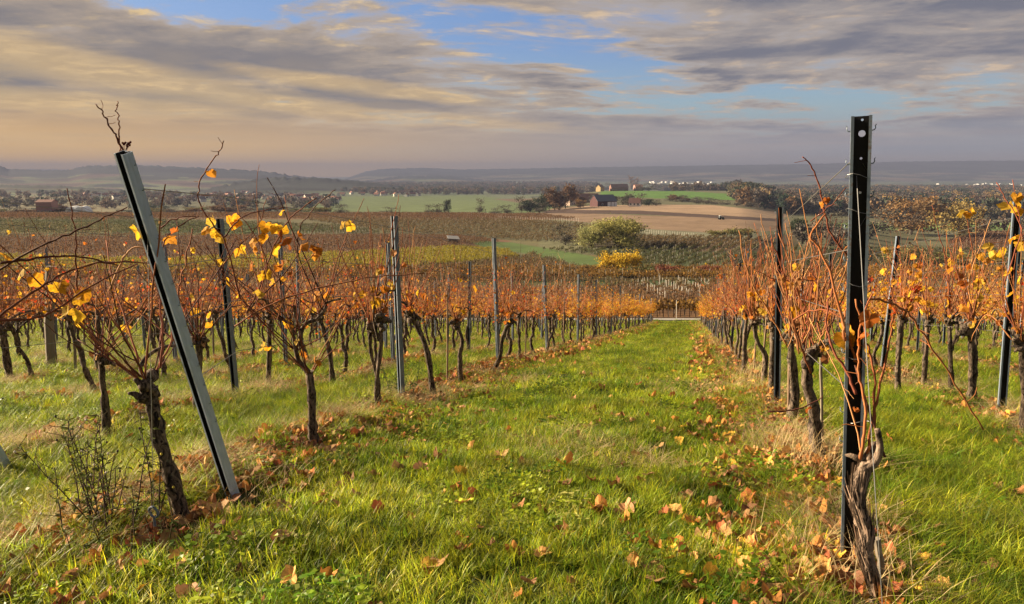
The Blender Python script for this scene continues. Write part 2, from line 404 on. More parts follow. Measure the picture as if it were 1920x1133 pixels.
def make_ground():
    ys = np.concatenate([np.linspace(-14, 1.5, 24)[:-1], np.geomspace(1.5, 64, 240), np.geomspace(64.2, 700, 400), np.geomspace(704, 11500, 130)])
    us = np.concatenate([np.linspace(-2.2, -.86, 14)[:-1], np.linspace(-.86, .86, 470), np.linspace(.86, 2.2, 14)[1:]])
    YY, UU = np.meshgrid(ys, us, indexing='ij')
    XX = UU*np.maximum(YY, 5.0+.0*YY)
    XX = np.where(YY < 5, UU*(5+(5-YY)*.6), XX)
    ZZ = G(XX, YY); C_ = groundcol(XX, YY, ZZ)
    ny, nx = XX.shape; V = np.stack([XX, YY, ZZ], -1).reshape(-1, 3)
    idx = np.arange(ny*nx).reshape(ny, nx)
    Fq = np.stack([idx[:-1, :-1], idx[:-1, 1:], idx[1:, 1:], idx[1:, :-1]], -1).reshape(-1, 4)
    me = bpy.data.meshes.new('ground')
    me.vertices.add(len(V)); me.vertices.foreach_set('co', V.ravel())
    me.loops.add(Fq.size); me.loops.foreach_set('vertex_index', Fq.ravel().astype(np.int32))
    me.polygons.add(len(Fq)); me.polygons.foreach_set('loop_start', np.arange(0, Fq.size, 4, dtype=np.int32))
    me.polygons.foreach_set('use_smooth', np.ones(len(Fq), bool))
    me.update(calc_edges=True)
    a = me.color_attributes.new('Col', 'FLOAT_COLOR', 'POINT')
    a.data.foreach_set('color', np.concatenate([C_.reshape(-1, 3), np.ones((len(V), 1))], 1).astype(np.float32).ravel())
    m_, n = mat('soil_and_fields'); p = wpos(n); c = attr(n).outputs['Color']
    a1 = n.noise(p, 6, 6, .65); a2 = n.noise(p, .06, 5, .6); a3 = n.noise(n.v('MULTIPLY', p, (.4, 1, 1)), .6, 4, .6)
    f = n.m('ADD', n.m('ADD', n.m('MULTIPLY', a1, .5), n.m('MULTIPLY', a2, .7)), n.m('MULTIPLY', a3, .5))
    f = n.m('ADD', n.m('MULTIPLY', n.m('SUBTRACT', f, .85), 1.5), 1.0)
    finish(n, princ(n, n.v('MULTIPLY', c, n.xyz(f, f, f)), .95, 0, a1, .5, .03, .1))
    o = linkobj('ground', me, None, [m_]); tag(o, kind='structure')
make_ground()

# concrete farm road across the foot of the rows
def strip(name, y0, y1, x0, x1, dz, m_, nx=120, ny=3):
    b = MB(); vs = []; fs = []
    for i in range(nx+1):
        for j in range(ny+1):
            X = x0+(x1-x0)*i/nx; Y = y0+(y1-y0)*j/ny; vs.append((X, Y, g1(X, Y)+dz))
    for i in range(nx):
        for j in range(ny):
            a = i*(ny+1)+j; fs.append((a, a+ny+1, a+ny+2, a+1))
    b.add(vs, fs); return linkobj(name, b.mesh(name, True), None, [m_])
tag(strip('road', 63.2, 65.2, -60, 80, .09, M_concrete), kind='structure')

# ------------------------------------------------------------------ far hills
def ridge(name, tops, Yt, Yf, Yb, foot, colfn, jag=3.0, nf=34, step=4):
    px0, px1 = tops[0][0], tops[-1][0]
    pxs = np.arange(px0, px1+1, step, float); ty = np.interp(pxs, [t[0] for t in tops], [t[1] for t in tops])
    zt = np.array([ratio(q) for q in ty])*Yt
    jn = jag*(np.abs(np.sin(pxs*.61+2*np.sin(pxs*.17)))*.6+.5*np.sin(pxs*1.9+np.sin(pxs*.5))+rng.normal(0, .35, len(pxs)))
    b = MB(); vs = []; cs = []
    ss = list(np.linspace(0, 1, nf))
    for i, p in enumerate(pxs):
        for s in ss:
            Y = Yf+(Yt-Yf)*s; e = s**1.25*(1-.12*math.sin(math.pi*s))
            z_ = foot+(zt[i]-foot)*e + 8*math.sin(p*.012+s*5)*s*(1-s)
            if s > .86: z_ += jn[i]*(s-.86)/.14
            X = (p-960)/F*Y*1.0
            vs.append((X, Y, z_)); cs.append(colfn(p, s))
        vs.append(((p-960)/F*Yb, Yb, foot-10)); cs.append((.05, .05, .04))
    nf2 = nf+1; fs = []
    for i in range(len(pxs)-1):
        for j in range(nf2-1):
            a = i*nf2+j; fs.append((a, a+nf2, a+nf2+1, a+1))
    b.add(vs, fs); b.c = cs; me = b.mesh(name, True)
    m_, n = mat(name+'_cover'); c = attr(n).outputs['Color']; f = n.m('ADD', n.m('MULTIPLY', n.sm(n.noise(wpos(n), .004, 7, .62), .38, .62), .65), .25)
    finish(n, princ(n, n.v('MULTIPLY', c, n.xyz(f, f, f)), .95, 0, n.noise(wpos(n), .05, 4), .6, 6, .1))
    return tag(linkobj(name, me, None, [m_]), kind='structure')
def hn(a, b): return .5+.25*math.sin(a*1.3+2.1*math.sin(b*2.7))+.25*math.sin(b*7.9+1.7*math.sin(a*.9))
def col_left(p, s):
    if s > .62+.10*math.sin(p*.011): return (.024, .030, .030)
    q = hn(p*.02, s*2.2)
    if q > .72: return (.03, .035, .03)
    if q > .5: return (.13, .16, .07)
    if q > .32: return (.15, .12, .07)
    return (.10, .06, .05)
def col_far(p, s):
    if s > .55+.08*math.sin(p*.02): return (.035, .038, .035)
    q = hn(p*.03, s*3)
    if q > .6: return (.04, .045, .035)
    return (.15, .15, .10) if q > .35 else (.17, .13, .09)
ridge('hills_far', [(-700, 318), (-200, 314), (0, 317), (150, 318), (330, 330), (560, 334)], 9300, 7500, 9800, -60, col_far, 2)
ridge('hills_plateau', [(560, 345), (650, 336), (690, 322), (720, 317), (800, 315), (860, 318), (950, 317), (1100, 314), (1300, 311), (1500, 308), (1700, 303), (1920, 301), (2400, 299), (2900, 300)], 7600, 5300, 8600, -60, col_far, 3)
ridge('hills_middle', [(520, 350), (640, 345), (700, 338), (760, 331), (830, 330), (900, 337), (1000, 345), (1100, 350), (1250, 352)], 5400, 4300, 6000, -60, col_left, 5)
ridge('wooded_spur', [(380, 358), (440, 346), (490, 336), (540, 333), (600, 335), (700, 343), (760, 351), (790, 360)], 2350, 1950, 2900, -54, lambda p, s: (.034, .040, .034) if s > .25 else (.11, .13, .07), 4)
def col_rise(p, s):
    q = hn(p*.035, s*2.5)
    if s > .86 or q > .70: return (.04, .05, .038)
    return (.13, .17, .075) if q > .48 else (.15, .13, .075) if q > .3 else (.10, .085, .055)
ridge('valley_rise_left', [(-300, 352), (0, 347), (120, 349), (260, 358), (380, 362), (520, 360), (640, 364), (760, 368), (800, 372)], 1950, 1450, 2500, -52, col_rise, 2)
ridge('valley_rise_centre', [(640, 372), (760, 366), (860, 358), (980, 353), (1100, 352), (1180, 356), (1260, 362)], 2600, 1700, 3400, -58, col_rise, 2.5)
ridge('hills_wooded', [(-900, 300), (-200, 298), (0, 306), (30, 318), (100, 320), (140, 320), (158, 315), (175, 312), (270, 311), (400, 316), (500, 321), (560, 331), (640, 336), (730, 344), (755, 352), (800, 360)], 4100, 2700, 5000, -56, col_left, 5)

# ------------------------------------------------------------------ haze over the whole valley
def make_haze():
    b = MB(); b.box((-12500, -700, -62), (12500, 12200, 142)); me = b.mesh('haze')
    m_ = bpy.data.materials.new('valley_haze'); m_.use_nodes = True; t = m_.node_tree; t.nodes.clear(); n = NT(t)
    p = n.n('ShaderNodeVolumePrincipled'); p.inputs['Density'].default_value = HAZE; p.inputs['Color'].default_value = (.145, .172, .275, 1)
    p.inputs['Anisotropy'].default_value = .0
    t.links.new(p.outputs[0], n.n('ShaderNodeOutputMaterial').inputs['Volume'])
    tag(linkobj('haze', me, None, [m_]), kind='stuff')
HAZE = 2.0e-4
make_haze()

# ------------------------------------------------------------------ scattering of uncountable growth
def scatter(name, pts, rot, scl, idx, sources):
    """one stuff object: points that carry small plants made in this script"""
    pts = np.asarray(pts, np.float32); N = len(pts)
    if N == 0: return
    c = bpy.data.collections.new(name+'_sources')
    for i, (me, mats) in enumerate(sources):
        o = bpy.data.objects.new('%s_source_%02d' % (name, i), me)
        if not me.materials:
            for m_ in mats: me.materials.append(m_)
        c.objects.link(o)
    me = bpy.data.meshes.new(name); me.vertices.add(N); me.vertices.foreach_set('co', pts.ravel())
    for nm, ty, arr in (('rot', 'FLOAT_VECTOR', rot), ('scl', 'FLOAT_VECTOR', scl), ('idx', 'INT', idx)):
        a = me.attributes.new(nm, ty, 'POINT'); arr = np.asarray(arr)
        if ty == 'INT': a.data.foreach_set('value', arr.astype(np.int32))
        else: a.data.foreach_set('vector', arr.astype(np.float32).ravel())
    o = linkobj(name, me); ng = bpy.data.node_groups.new(name, 'GeometryNodeTree')
    ng.interface.new_socket('Geometry', in_out='INPUT', socket_type='NodeSocketGeometry')
    ng.interface.new_socket('Geometry', in_out='OUTPUT', socket_type='NodeSocketGeometry')
    gi = ng.nodes.new('NodeGroupInput'); go = ng.nodes.new('NodeGroupOutput'); L = ng.links.new
    ci = ng.nodes.new('GeometryNodeCollectionInfo'); ci.inputs[0].default_value = c
    ci.inputs['Separate Children'].default_value = True; ci.inputs['Reset Children'].default_value = True
    ip = ng.nodes.new('GeometryNodeInstanceOnPoints'); ip.inputs['Pick Instance'].default_value = True
    def na(nm, ty):
        q = ng.nodes.new('GeometryNodeInputNamedAttribute'); q.data_type = ty; q.inputs['Name'].default_value = nm
        return [s for s in q.outputs if s.enabled and s.name == 'Attribute'][0]
    L(gi.outputs[0], ip.inputs['Points']); L(ci.outputs[0], ip.inputs['Instance'])
    L(na('idx', 'INT'), ip.inputs['Instance Index']); L(na('scl', 'FLOAT_VECTOR'), ip.inputs['Scale'])
    er = ng.nodes.new('FunctionNodeEulerToRotation'); L(na('rot', 'FLOAT_VECTOR'), er.inputs[0]); L(er.outputs[0], ip.inputs['Rotation'])
    L(ip.outputs[0], go.inputs[0])
    md = o.modifiers.new('scatter', 'NODES'); md.node_group = ng
    return tag(o, kind='stuff')

# ------------------------------------------------------------------ grass
def blade(b, x, y, h, wd, az, lean, col, curl=1.0, seg=3):
    dx, dy = math.cos(az), math.sin(az); px_, py_ = -dy, dx; vs = []
    for i in range(seg+1):
        t = i/seg; r_ = lean*h*t**(1.6)*curl; zz = h*t*(1-.28*lean*t)
        ww = wd*(1-t**1.6)*.5
        if i < seg: vs += [(x+dx*r_-px_*ww, y+dy*r_-py_*ww, zz-.01), (x+dx*r_+px_*ww, y+dy*r_+py_*ww, zz-.01)]
        else: vs.append((x+dx*r_, y+dy*r_, zz-.01))
    fs = [(2*i, 2*i+1, 2*i+3, 2*i+2) for i in range(seg-1)]+[(2*seg-2, 2*seg-1, 2*seg)]
    b.add(vs, fs, col)
def tuft(seed, n, spread, h0, h1, wd, lean0, lean1, cols, seg=3):
    r_ = random.Random(seed); b = MB()
    for _ in range(n):
        a = r_.uniform(0, 6.28); d = spread*math.sqrt(r_.random()); k = r_.choice(cols); q = r_.uniform(.8, 1.25)
        blade(b, d*math.cos(a), d*math.sin(a), r_.uniform(h0, h1), wd*r_.uniform(.7, 1.3), r_.uniform(0, 6.28), r_.uniform(lean0, lean1), tuple(c*q for c in k), 1, seg)
    return b.mesh('grass_tuft')
GC = [(1, 1, 1), (1.15, 1.05, .9), (.85, .95, 1.1), (1.3, 1.1, .7)]
SG = [(tuft(i, 26, .055, .035, .085, .0042, .2, 1.1, GC), [M_grass]) for i in range(5)]            # mown lane
LG = [(tuft(20+i, 30, .075, .08, .2, .0055, .3, 1.4, GC, 4), [M_grass]) for i in range(5)]          # long grass
FG = [(tuft(40+i, 34, .16, .04, .10, .010, .2, 1.0, GC, 2), [M_grass]) for i in range(4)]            # seen from afar
ST = [(tuft(60+i, 26, .08, .08, .24, .0030, .7, 2.0, [(.50, .39, .19), (.58, .47, .26), (.40, .28, .13)], 4), [M_straw]) for i in range(4)]
CLV = []
for s_ in range(3):      # small broad leaved weeds in the sward
    r_ = random.Random(300+s_); b = MB()
    for _ in range(26):
        a = r_.uniform(0, 6.28); d = .09*math.sqrt(r_.random()); cx, cy_ = d*math.cos(a), d*math.sin(a); hz_ = r_.uniform(.02, .06); q = r_.uniform(.7, 1.2); rr = r_.uniform(.006, .013); t0 = r_.uniform(0, 6.28)
        vs = [(cx+rr*math.cos(t0+k*1.2566), cy_+rr*.8*math.sin(t0+k*1.2566), hz_+r_.uniform(-.004, .004)) for k in range(5)]
        b.add(vs, [(0, 1, 2, 3, 4)], (.95*q, 1.0*q, .9*q))
    CLV.append((b.mesh('weed_rosette'), [M_grass]))

BARE = [(W(px_, py_, Y_).x, Y_) for px_, py_, Y_ in ((446, 950, 4.08), (440, 935, 3.9), (345, 985, 3.65), (590, 850, 5.25), (1592, 1066, 3.0), (1600, 1066, 2.85), (1640, 1130, 2.6), (1537, 885, 4.85), (757, 752, 7.7), (708, 780, 6.8), (1456, 770, 6.95), (292, 1000, 3.4))]
def lane_s(X, Y): return X-M*Y
def scatter_grass(name, n, y0, y1, src, smin, smax, keep, vert=(1, 1)):
    # uniform in area inside a widened view fan
    Y = np.sqrt(rng.uniform(y0*y0, y1*y1, n)); X = rng.uniform(-.80, .80, n)*Y*1.0
    if y1 < 9: X = rng.uniform(-.9, .9, n)*(Y+.6)
    k = keep(X, Y); X, Y = X[k], Y[k]; n = len(X)
    for bx, by in BARE: kk = np.hypot(X-bx, (Y-by)*.7) > .16*rng.uniform(.6, 1.2, len(X)); X, Y = X[kk], Y[kk]
    n = len(X)
    Z = G(X, Y)
    s = rng.uniform(smin, smax, n); sc = np.stack([s, s, s*rng.uniform(vert[0], vert[1], n)], -1)
    rot = np.stack([rng.normal(-.1, .12, n), rng.normal(0, .12, n), rng.uniform(0, 6.28, n)], -1)
    return scatter(name, np.stack([X, Y, Z], -1), rot, sc, rng.integers(0, len(src), n), src)
def lane(X, Y): s = lane_s(X, Y); return (s > CL1+.35) & (s < CR1-.4)
def underrow(X, Y, wd=.28):
    return (rowdist(X, Y)+.07*np.sin(X*5+Y*1.3)+.06*np.sin(Y*2.1) < wd) & (Y > 3.2)
def pn(X, Y, f=1.0): return .5+.25*np.sin(X*2.3*f+1.9*np.sin(Y*1.1*f))+.25*np.sin(Y*1.9*f+1.7*np.sin(X*1.3*f+2))
def rk(n, p): return rng.random(n) < p
scatter_grass('grass_lane_near', 27000, 1.4, 8, SG, .75, 1.5, lambda X, Y: lane(X, Y) | ((Y < 3.4) & (lane_s(X, Y) < CR1-.3) & (lane_s(X, Y) > CL1+.3)), (.7, 1.35))
scatter_grass('grass_lane_far', 60000, 8, 26, SG, 1.1, 2.0, lane, (.7, 1.2))
scatter_grass('grass_lane_distant', 42000, 24, 64, FG, 1.0, 2.0, lane, (.7, 1.2))
scatter_grass('long_grass_near', 46000, 1.4, 9, LG, .4, .95, lambda X, Y: ~lane(X, Y) & (~underrow(X, Y) | rk(len(X), .16)) & (rng.random(len(X)) < .45+.8*pn(X, Y)), (.6, 1.2))
scatter_grass('long_grass_far', 60000, 9, 28, LG, .7, 1.5, lambda X, Y: ~lane(X, Y) & (~underrow(X, Y) | rk(len(X), .2)) & (rng.random(len(X)) < .6), (.5, 1.0))
scatter_grass('grass_distant', 60000, 26, 64, FG, 1.2, 2.4, lambda X, Y: ~lane(X, Y) & (~underrow(X, Y) | rk(len(X), .4)), (.7, 1.3))
scatter_grass('grass_fill_under_vines', 9000, 1.4, 10, SG, .6, 1.2, lambda X, Y: underrow(X, Y, .4) & rk(len(X), .5))
scatter_grass('weed_rosettes', 6000, 1.4, 12, CLV, .8, 1.7, lambda X, Y: (pn(X, Y, 1.7) > .62) & rk(len(X), .7))
scatter_grass('dry_straw', 30000, 1.4, 14, ST, .5, 1.15, lambda X, Y: (underrow(X, Y, .33) & (pn(X, Y, 1.3) > .50) & rk(len(X), .8)) | ((pn(X+7, Y, .9) > .82) & rk(len(X), .3)), (.4, 1))
scatter_grass('dry_straw_far', 90000, 14, 62, ST, .8, 1.7, lambda X, Y: underrow(X, Y, .3) & rk(len(X), .45), (.4, 1))

# ------------------------------------------------------------------ vine leaves
def leafshape(r_, size=1.0, curl=.3, simple_=False):
    """five lobed vine leaf lying in xy, stalk end at the origin, with curl"""
    pol = [(0, .06), (.14, -.10), (.34, -.10), (.44, .08), (.56, .24), (.50, .42), (.38, .50), (.34, .68), (.16, .80), (0, .92),
           (-.16, .80), (-.34, .68), (-.38, .50), (-.50, .42), (-.56, .24), (-.44, .08), (-.34, -.10), (-.14, -.10)]
    if simple_: pol = [(0, 0), (.42, -.05), (.5, .32), (.25, .6), (0, .95), (-.25, .6), (-.5, .32), (-.42, -.05)]
    ph = r_.uniform(0, 6.28); k = curl*r_.uniform(.6, 1.6); vs = [(0, .32*size, 0)]
    cx = r_.uniform(-.6, .6)
    for x_, y_ in pol:
        x_ *= r_.uniform(.9, 1.1); y_ *= r_.uniform(.92, 1.08); d = math.hypot(x_, y_-.3)
        zz = k*(d*d*1.1*(1+.6*math.sin(ph+3*math.atan2(x_, y_-.3)))+cx*x_)
        vs.append((x_*size*(1-.25*k*d), (y_)*size*(1-.15*k*d), zz*size))
    n = len(pol); return vs, [(0, i+1, (i+1) % n+1) for i in range(n)]
def place(vs, M_): return [tuple(M_ @ Vector(v)) for v in vs]
YEL = [(.66, .36, .02), (.72, .43, .03), (.64, .30, .02), (.58, .38, .05)]
ORA = [(.50, .18, .02), (.44, .14, .02), (.56, .24, .03), (.38, .11, .02)]
BRN = [(.30, .13, .045), (.36, .17, .06), (.24, .10, .04), (.45, .26, .12), (.40, .14, .03)]
RED = [(.48, .06, .015), (.55, .09, .02), (.40, .05, .02)]
CANE = [(.22, .08, .04), (.30, .13, .055), (.17, .06, .035), (.36, .19, .09), (.24, .07, .035), (.10, .045, .03)]
GOLDC = [(.36, .18, .06), (.30, .14, .05), (.42, .24, .07), (.24, .10, .045)]
def addleaf(b, r_, p, size, cols, hang=True, simple_=True):
    vs, fs = leafshape(r_, size, .55, simple_)
    e = Euler((r_.uniform(-2.6, -.6) if hang else r_.uniform(-.6, .6), r_.uniform(-.7, .7), r_.uniform(0, 6.28)))
    k = r_.choice(cols); q = r_.uniform(.75, 1.2)
    b.add(place(vs, Matrix.Translation(p) @ e.to_matrix().to_4x4()), fs, tuple(c*q for c in k))
def canepts(r_, p0, d0, L, step=.07, wob=.16, grav=0.0, up=.03):
    p = Vector(p0); d = Vector(d0).normalized(); pts = [p.copy()]; sgn = 1
    side = d.cross(Vector((r_.uniform(-1, 1), r_.uniform(-1, 1), .2))).normalized()
    n = max(3, int(L/step))
    for i in range(n):
        t = i/n
        d = (d+side*sgn*wob*.5+Vector((r_.gauss(0, wob*.4), r_.gauss(0, wob*.4), r_.gauss(0, wob*.25)+up-grav*t))).normalized()
        sgn = -sgn; p = p+d*step; pts.append(p.copy())
    return pts
def trunkpts(r_, h, lean=(0, 0), wob=.02, n=9):
    pts = []; ox = oy = 0
    for i in range(n+1):
        t = i/n; pts.append(Vector((lean[0]*t+ox, lean[1]*t+oy, h*t-(.06 if i == 0 else 0))))
        ox += r_.gauss(0, wob); oy += r_.gauss(0, wob)
    return pts
def trunkmesh(b, r_, pts, r0, r1, n=8, sub=2):
    sp = smooth_path(pts, sub); k = len(sp)
    rad = [(r0*(1+.45*math.exp(-i/2.2))*(1-i/(k-1))+r1*i/(k-1))*r_.uniform(.86, 1.16) for i in range(k)]
    b.tube(sp, rad, n, jit=.22)
def knob(b, r_, p, rr, k=5):
    """gnarled head of the trunk: short stubs and lumps fused together"""
    for _ in range(k+3):
        d = Vector((r_.uniform(-1, 1), r_.uniform(-1, 1), r_.uniform(-.5, 1))).normalized(); L = rr*r_.uniform(.7, 2.6); w_ = r_.uniform(.45, .85)
        o_ = Vector((r_.gauss(0, .3), r_.gauss(0, .3), r_.gauss(-.5, .7)))*rr
        b.tube([p+o_-d*rr*.3, p+o_+d*L*.3, p+o_+d*L*.7+Vector((0, 0, rr*.2)), p+o_+d*L], [rr*w_*.6, rr*w_, rr*w_*.62, rr*w_*.35], 6, jit=.3)
def vine_parts(seed, dense=0.0, ncane=18, segs=.09, far=False):
    r_ = random.Random(seed); tb = MB(); cb = MB(); lb = MB()
    h = r_.uniform(.74, .92); pts = trunkpts(r_, h, (r_.uniform(-.05, .05), r_.uniform(-.16, .16)), .022)
    trunkmesh(tb, r_, pts, r_.uniform(.024, .034), r_.uniform(.02, .027), 7 if not far else 5, 3)
    top = pts[-1]; knob(tb, r_, top, .034, 4)
    heads = [top]
    for sg in (1, -1):
        if r_.random() < .95:
            L = r_.uniform(.40, .60); a = [top, top+Vector((0, sg*L*.35, r_.uniform(.06, .14))), top+Vector((r_.uniform(-.03, .03), sg*L*.8, r_.uniform(.02, .14))), top+Vector((0, sg*L*1.15, r_.uniform(-.06, .06)))]
            sp = smooth_path(a, 4); tb.tube(sp, [.015*(1-.5*i/len(sp)) for i in range(len(sp))], 5, jit=.12); heads += sp[2:]
    for i in range(ncane):
        p0 = r_.choice(heads)+Vector((r_.uniform(-.02, .02), r_.uniform(-.05, .05), 0))
        L = r_.choice([r_.uniform(.3, .7), r_.uniform(.6, .95), r_.uniform(.85, 1.3)])
        d = Vector((r_.gauss(0, .2), r_.gauss(0, .38), 1))
        if r_.random() < .25: d = Vector((r_.gauss(0, .45), r_.gauss(0, 1.1), .3))
        cp = canepts(r_, p0, d, L, segs, .13)
        k = r_.choice(CANE if dense < 1 else GOLDC); q = r_.uniform(.7, 1.3); k = tuple(c*q for c in k)
        w0 = r_.uniform(.0024, .0045)*(1.25 if far else 1)
        cb.tube(cp, [w0*(1-.55*j/len(cp)) for j in range(len(cp))], 3, k, cap=False)
        if r_.random() < .7:
            j = r_.randrange(1, len(cp)); sp = canepts(r_, cp[j], Vector((r_.gauss(0, 1), r_.gauss(0, 1), .6)), r_.uniform(.1, .35), segs, .25)
            cb.tube(sp, w0*.5, 3, k, cap=False)
        nl = r_.choice([0, 0, 1, 2]) if dense == 0 else r_.choice([2, 3, 4, 6])*dense
        for _ in range(int(nl)):
            q_ = r_.choice(cp[1:]) if r_.random() < .25 else cp[min(len(cp)-1, 1+int(abs(r_.gauss(0, .33))*len(cp)))]
            cols = r_.choices([YEL, ORA, BRN, RED], [1.2, 5, 6, 2] if dense < 1 else [6, 6, 1.5, .4] if dense < 2 else [9, 6, .8, .1])[0]
            addleaf(lb, r_, q_+Vector((r_.gauss(0, .05), r_.gauss(0, .05), r_.gauss(0, .03))), r_.uniform(.022, .055) if dense < 1 else r_.uniform(.03, .07) if dense < 2 else r_.uniform(.04, .085), cols)
    return tb, cb, lb
def vine_proto(seed, **kw):
    tb, cb, lb = vine_parts(seed, **kw)
    return (tb.mesh('trunk', True), cb.mesh('canes', True), lb.mesh('foliage'))
SPARSE = [vine_proto(100+i, dense=.75, ncane=40) for i in range(7)]
DENSE = [vine_proto(200+i, dense=1.25, ncane=40) for i in range(6)]
LUSH = [vine_proto(260+i, dense=2.2, ncane=40) for i in range(4)]
for s_ in SPARSE+DENSE+LUSH:
    s_[0].materials.append(M_bark); s_[1].materials.append(M_cane); s_[2].materials.append(M_leaf)
ORD = ['first', 'second', 'third', 'fourth', 'fifth', 'sixth', 'seventh', 'eighth', 'ninth', 'tenth', 'eleventh', 'twelfth', 'thirteenth', 'fourteenth', 'fifteenth', 'sixteenth', 'seventeenth', 'eighteenth', 'nineteenth', 'twentieth']
def ordw(i):
    if i < 20: return ORD[i]
    t = ['twenty', 'thirty', 'forty', 'fifty', 'sixty'][(i+1)//10-2]
    return {'twenty': 'twentieth', 'thirty': 'thirtieth', 'forty': 'fortieth', 'fifty': 'fiftieth', 'sixty': 'sixtieth'}[t] if (i+1) % 10 == 0 else t+'-'+ORD[(i+1) % 10-1]
def rowname(k):
    side = 'left' if k < 0 else 'right'; a = abs(k)
    return ('the row edging the lane '+side) if a == 1 else ('the %s row %s of the lane' % (ordw(a-1), side))
def rowx(k, Y): return ROWC[k]+M*Y
def inview(X, Y, Z, m_=60):
    px, py = proj(np.array(X), np.array(Y), np.array(Z)); return -m_ < px < 1920+m_

# ------------------------------------------------------------------ posts
def channel_mesh(L, wd=.058, dp=.05, lip=.012, th=.0025, holes=()):
    """open steel C-profile: web at the back (y=0), flanges forward, small lips; holes punched through the web"""
    b = MB()
    def plate(x0, y0, x1, y1):   # thin box along the post
        b.box((min(x0, x1), min(y0, y1), 0), (max(x0, x1), max(y0, y1), L))
    h = wd/2
    plate(-h, -dp, -h+th, 0); plate(h-th, -dp, h, 0)
    plate(-h+th, -dp, -h+lip, -dp+th); plate(h-lip, -dp, h-th, -dp+th)
    # folded ridge along the web gives the section its stiffness
    xs0, xs1 = -h+th, h-th
    if not holes:
        b.box((xs0, -th, 0), (-.008, 0, L)); b.box((.008, -th, 0), (xs1, 0, L)); b.box((-.008, -.008-th, 0), (.008, -.008, L))
        b.box((-.008-.0, -.008, 0), (-.008+th, -th, L)); b.box((.008-th, -.008, 0), (.008, -th, L))
    else:
        z0 = 0; K = 16
        for (zc_, r_, xc) in sorted(holes):
            s = r_*1.5
            if zc_-s > z0: b.box((xs0, -th, z0), (xs1, 0, zc_-s))
            b.box((xs0, -th, zc_-s), (xc-s, 0, zc_+s)); b.box((xc+s, -th, zc_-s), (xs1, 0, zc_+s))
            ring = []
            for i in range(K):
                a = 2*math.pi*i/K; c_, n_ = math.cos(a), math.sin(a); q = s/max(abs(c_), abs(n_))
                ring.append((xc+c_*q, zc_+n_*q, xc+c_*r_, zc_+n_*r_))
            vs = []
            for (ox, oz, ix, iz) in ring: vs += [(ox, 0, oz), (ix, 0, iz), (ox, -th, oz), (ix, -th, iz)]
            fs = []
            for i in range(K):
                p_, q_ = 4*i, 4*((i+1) % K)
                fs += [(p_, q_, q_+1, p_+1), (p_+2, p_+3, q_+3, q_+2), (p_+1, q_+1, q_+3, p_+3)]
            b.add(vs, fs); z0 = zc_+s
        b.box((xs0, -th, z0), (xs1, 0, L))
    me = b.mesh('channel')
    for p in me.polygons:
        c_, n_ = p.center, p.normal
        if (abs(n_.y) > .5 and abs(c_.y+th) < 2e-4) or (n_.y < -.5 and c_.y > -dp*.6) or (abs(n_.x) > .5 and n_.x*c_.x < 0) or (n_.y > .5 and c_.y < -dp*.6): p.material_index = 1  # faces turned into the channel get the painted shade
    return me
def hook_mesh():
    b = MB(); b.tube([(0, 0, 0), (.010, 0, .002), (.015, 0, .010), (.013, 0, .019), (.018, 0, .024)], [.0022, .0022, .002, .002, .0015], 4); return b.mesh('hook')
HOOK = hook_mesh(); HOOK.materials.append(M_metal)
def hugger(name, base, top, rz, label, group, nh=12, holes=(), wd=.058, dp=.05, ext=.1, mat_=None, cat='post', hookside=(1, -1)):
    base = Vector(base); top = Vector(top); d = top-base; L = d.length
    root = empty(name, base); q = d.to_track_quat('Z', 'Y'); root.rotation_mode = 'QUATERNION'
    # keep the open side turned by rz about the post's own axis
    zax = d.normalized(); xax = Vector((math.cos(rz), math.sin(rz), 0)); yax = zax.cross(xax).normalized(); xax = yax.cross(zax)
    root.rotation_quaternion = Matrix((xax, yax, zax)).transposed().to_quaternion()
    tag(root, label, cat, group)
    ch = linkobj('channel', channel_mesh(L+ext, wd, dp, holes=[(z_+ext, r_, x_) for z_, r_, x_ in holes]), root, [mat_ or M_metal, M_innershade]); ch.location = (0, 0, -ext)
    for s in hookside:
        for i in range(nh):
            h = linkobj('hook', HOOK, root); h.location = (s*wd/2, -.012, L-.06-i*(L-.5)/max(1, nh))
            if s < 0: h.rotation_euler = (0, 0, math.pi)
    return root
GP = 'galvanised steel trellis posts along the vine rows'
ANG = math.atan(M)
def gb(px, py, Y, dz=0): p = W(px, py, Y); p.z = g1(p.x, p.y)+dz; return p
p_near = hugger('trellis_post', gb(1592, 1066, 3.14), W(1615, 218, 3.14), -.40, 'tall black open steel post with round hole near the top, beside the old pale trunk', GP, 11,
       holes=[(1.955, .005, .004), (1.90, .0135, .004), (1.80, .005, .003), (1.66, .005, .003)], wd=.078)
hugger('trellis_post', gb(446, 950, 4.08), W(240, 283, 3.4), -.50, 'blue-grey steel end post leaning strongly over the dark vine, berries at its top', GP, 13, wd=.06, dp=.052, mat_=M_lightmetal)
hugger('trellis_post', gb(24, 888, 4.8), gb(24, 888, 4.8)+Vector((-.10, -.82, 1.98)), -.5, 'leaning steel end post cut off by the picture edge, only its foot showing', GP, 5, wd=.066, mat_=M_lightmetal)
hugger('trellis_post', gb(757, 752, 7.86), W(743, 405, 7.86), -.85, 'dark steel post standing tallest in the row edging the lane left', GP, 8, wd=.062)
hugger('trellis_post', gb(1456, 770, 7.1), W(1463, 388, 7.1), -.38, 'dark steel post just left of a thin brown stake, second post in right row', GP, 7, wd=.06)
hugger('trellis_post', gb(1875, 785, 6.65), W(1907, 378, 6.65), -.42, 'steel post leaning right with yellow leaves hanging over its top', GP, 8, wd=.066)
hugger('trellis_post', gb(446, 755, 7.85), W(415, 410, 7.85), -.3, 'dark steel post with yellow leaves round its top, just beyond the leaning end post', GP, 7, wd=.058)
POSTMESH = {}
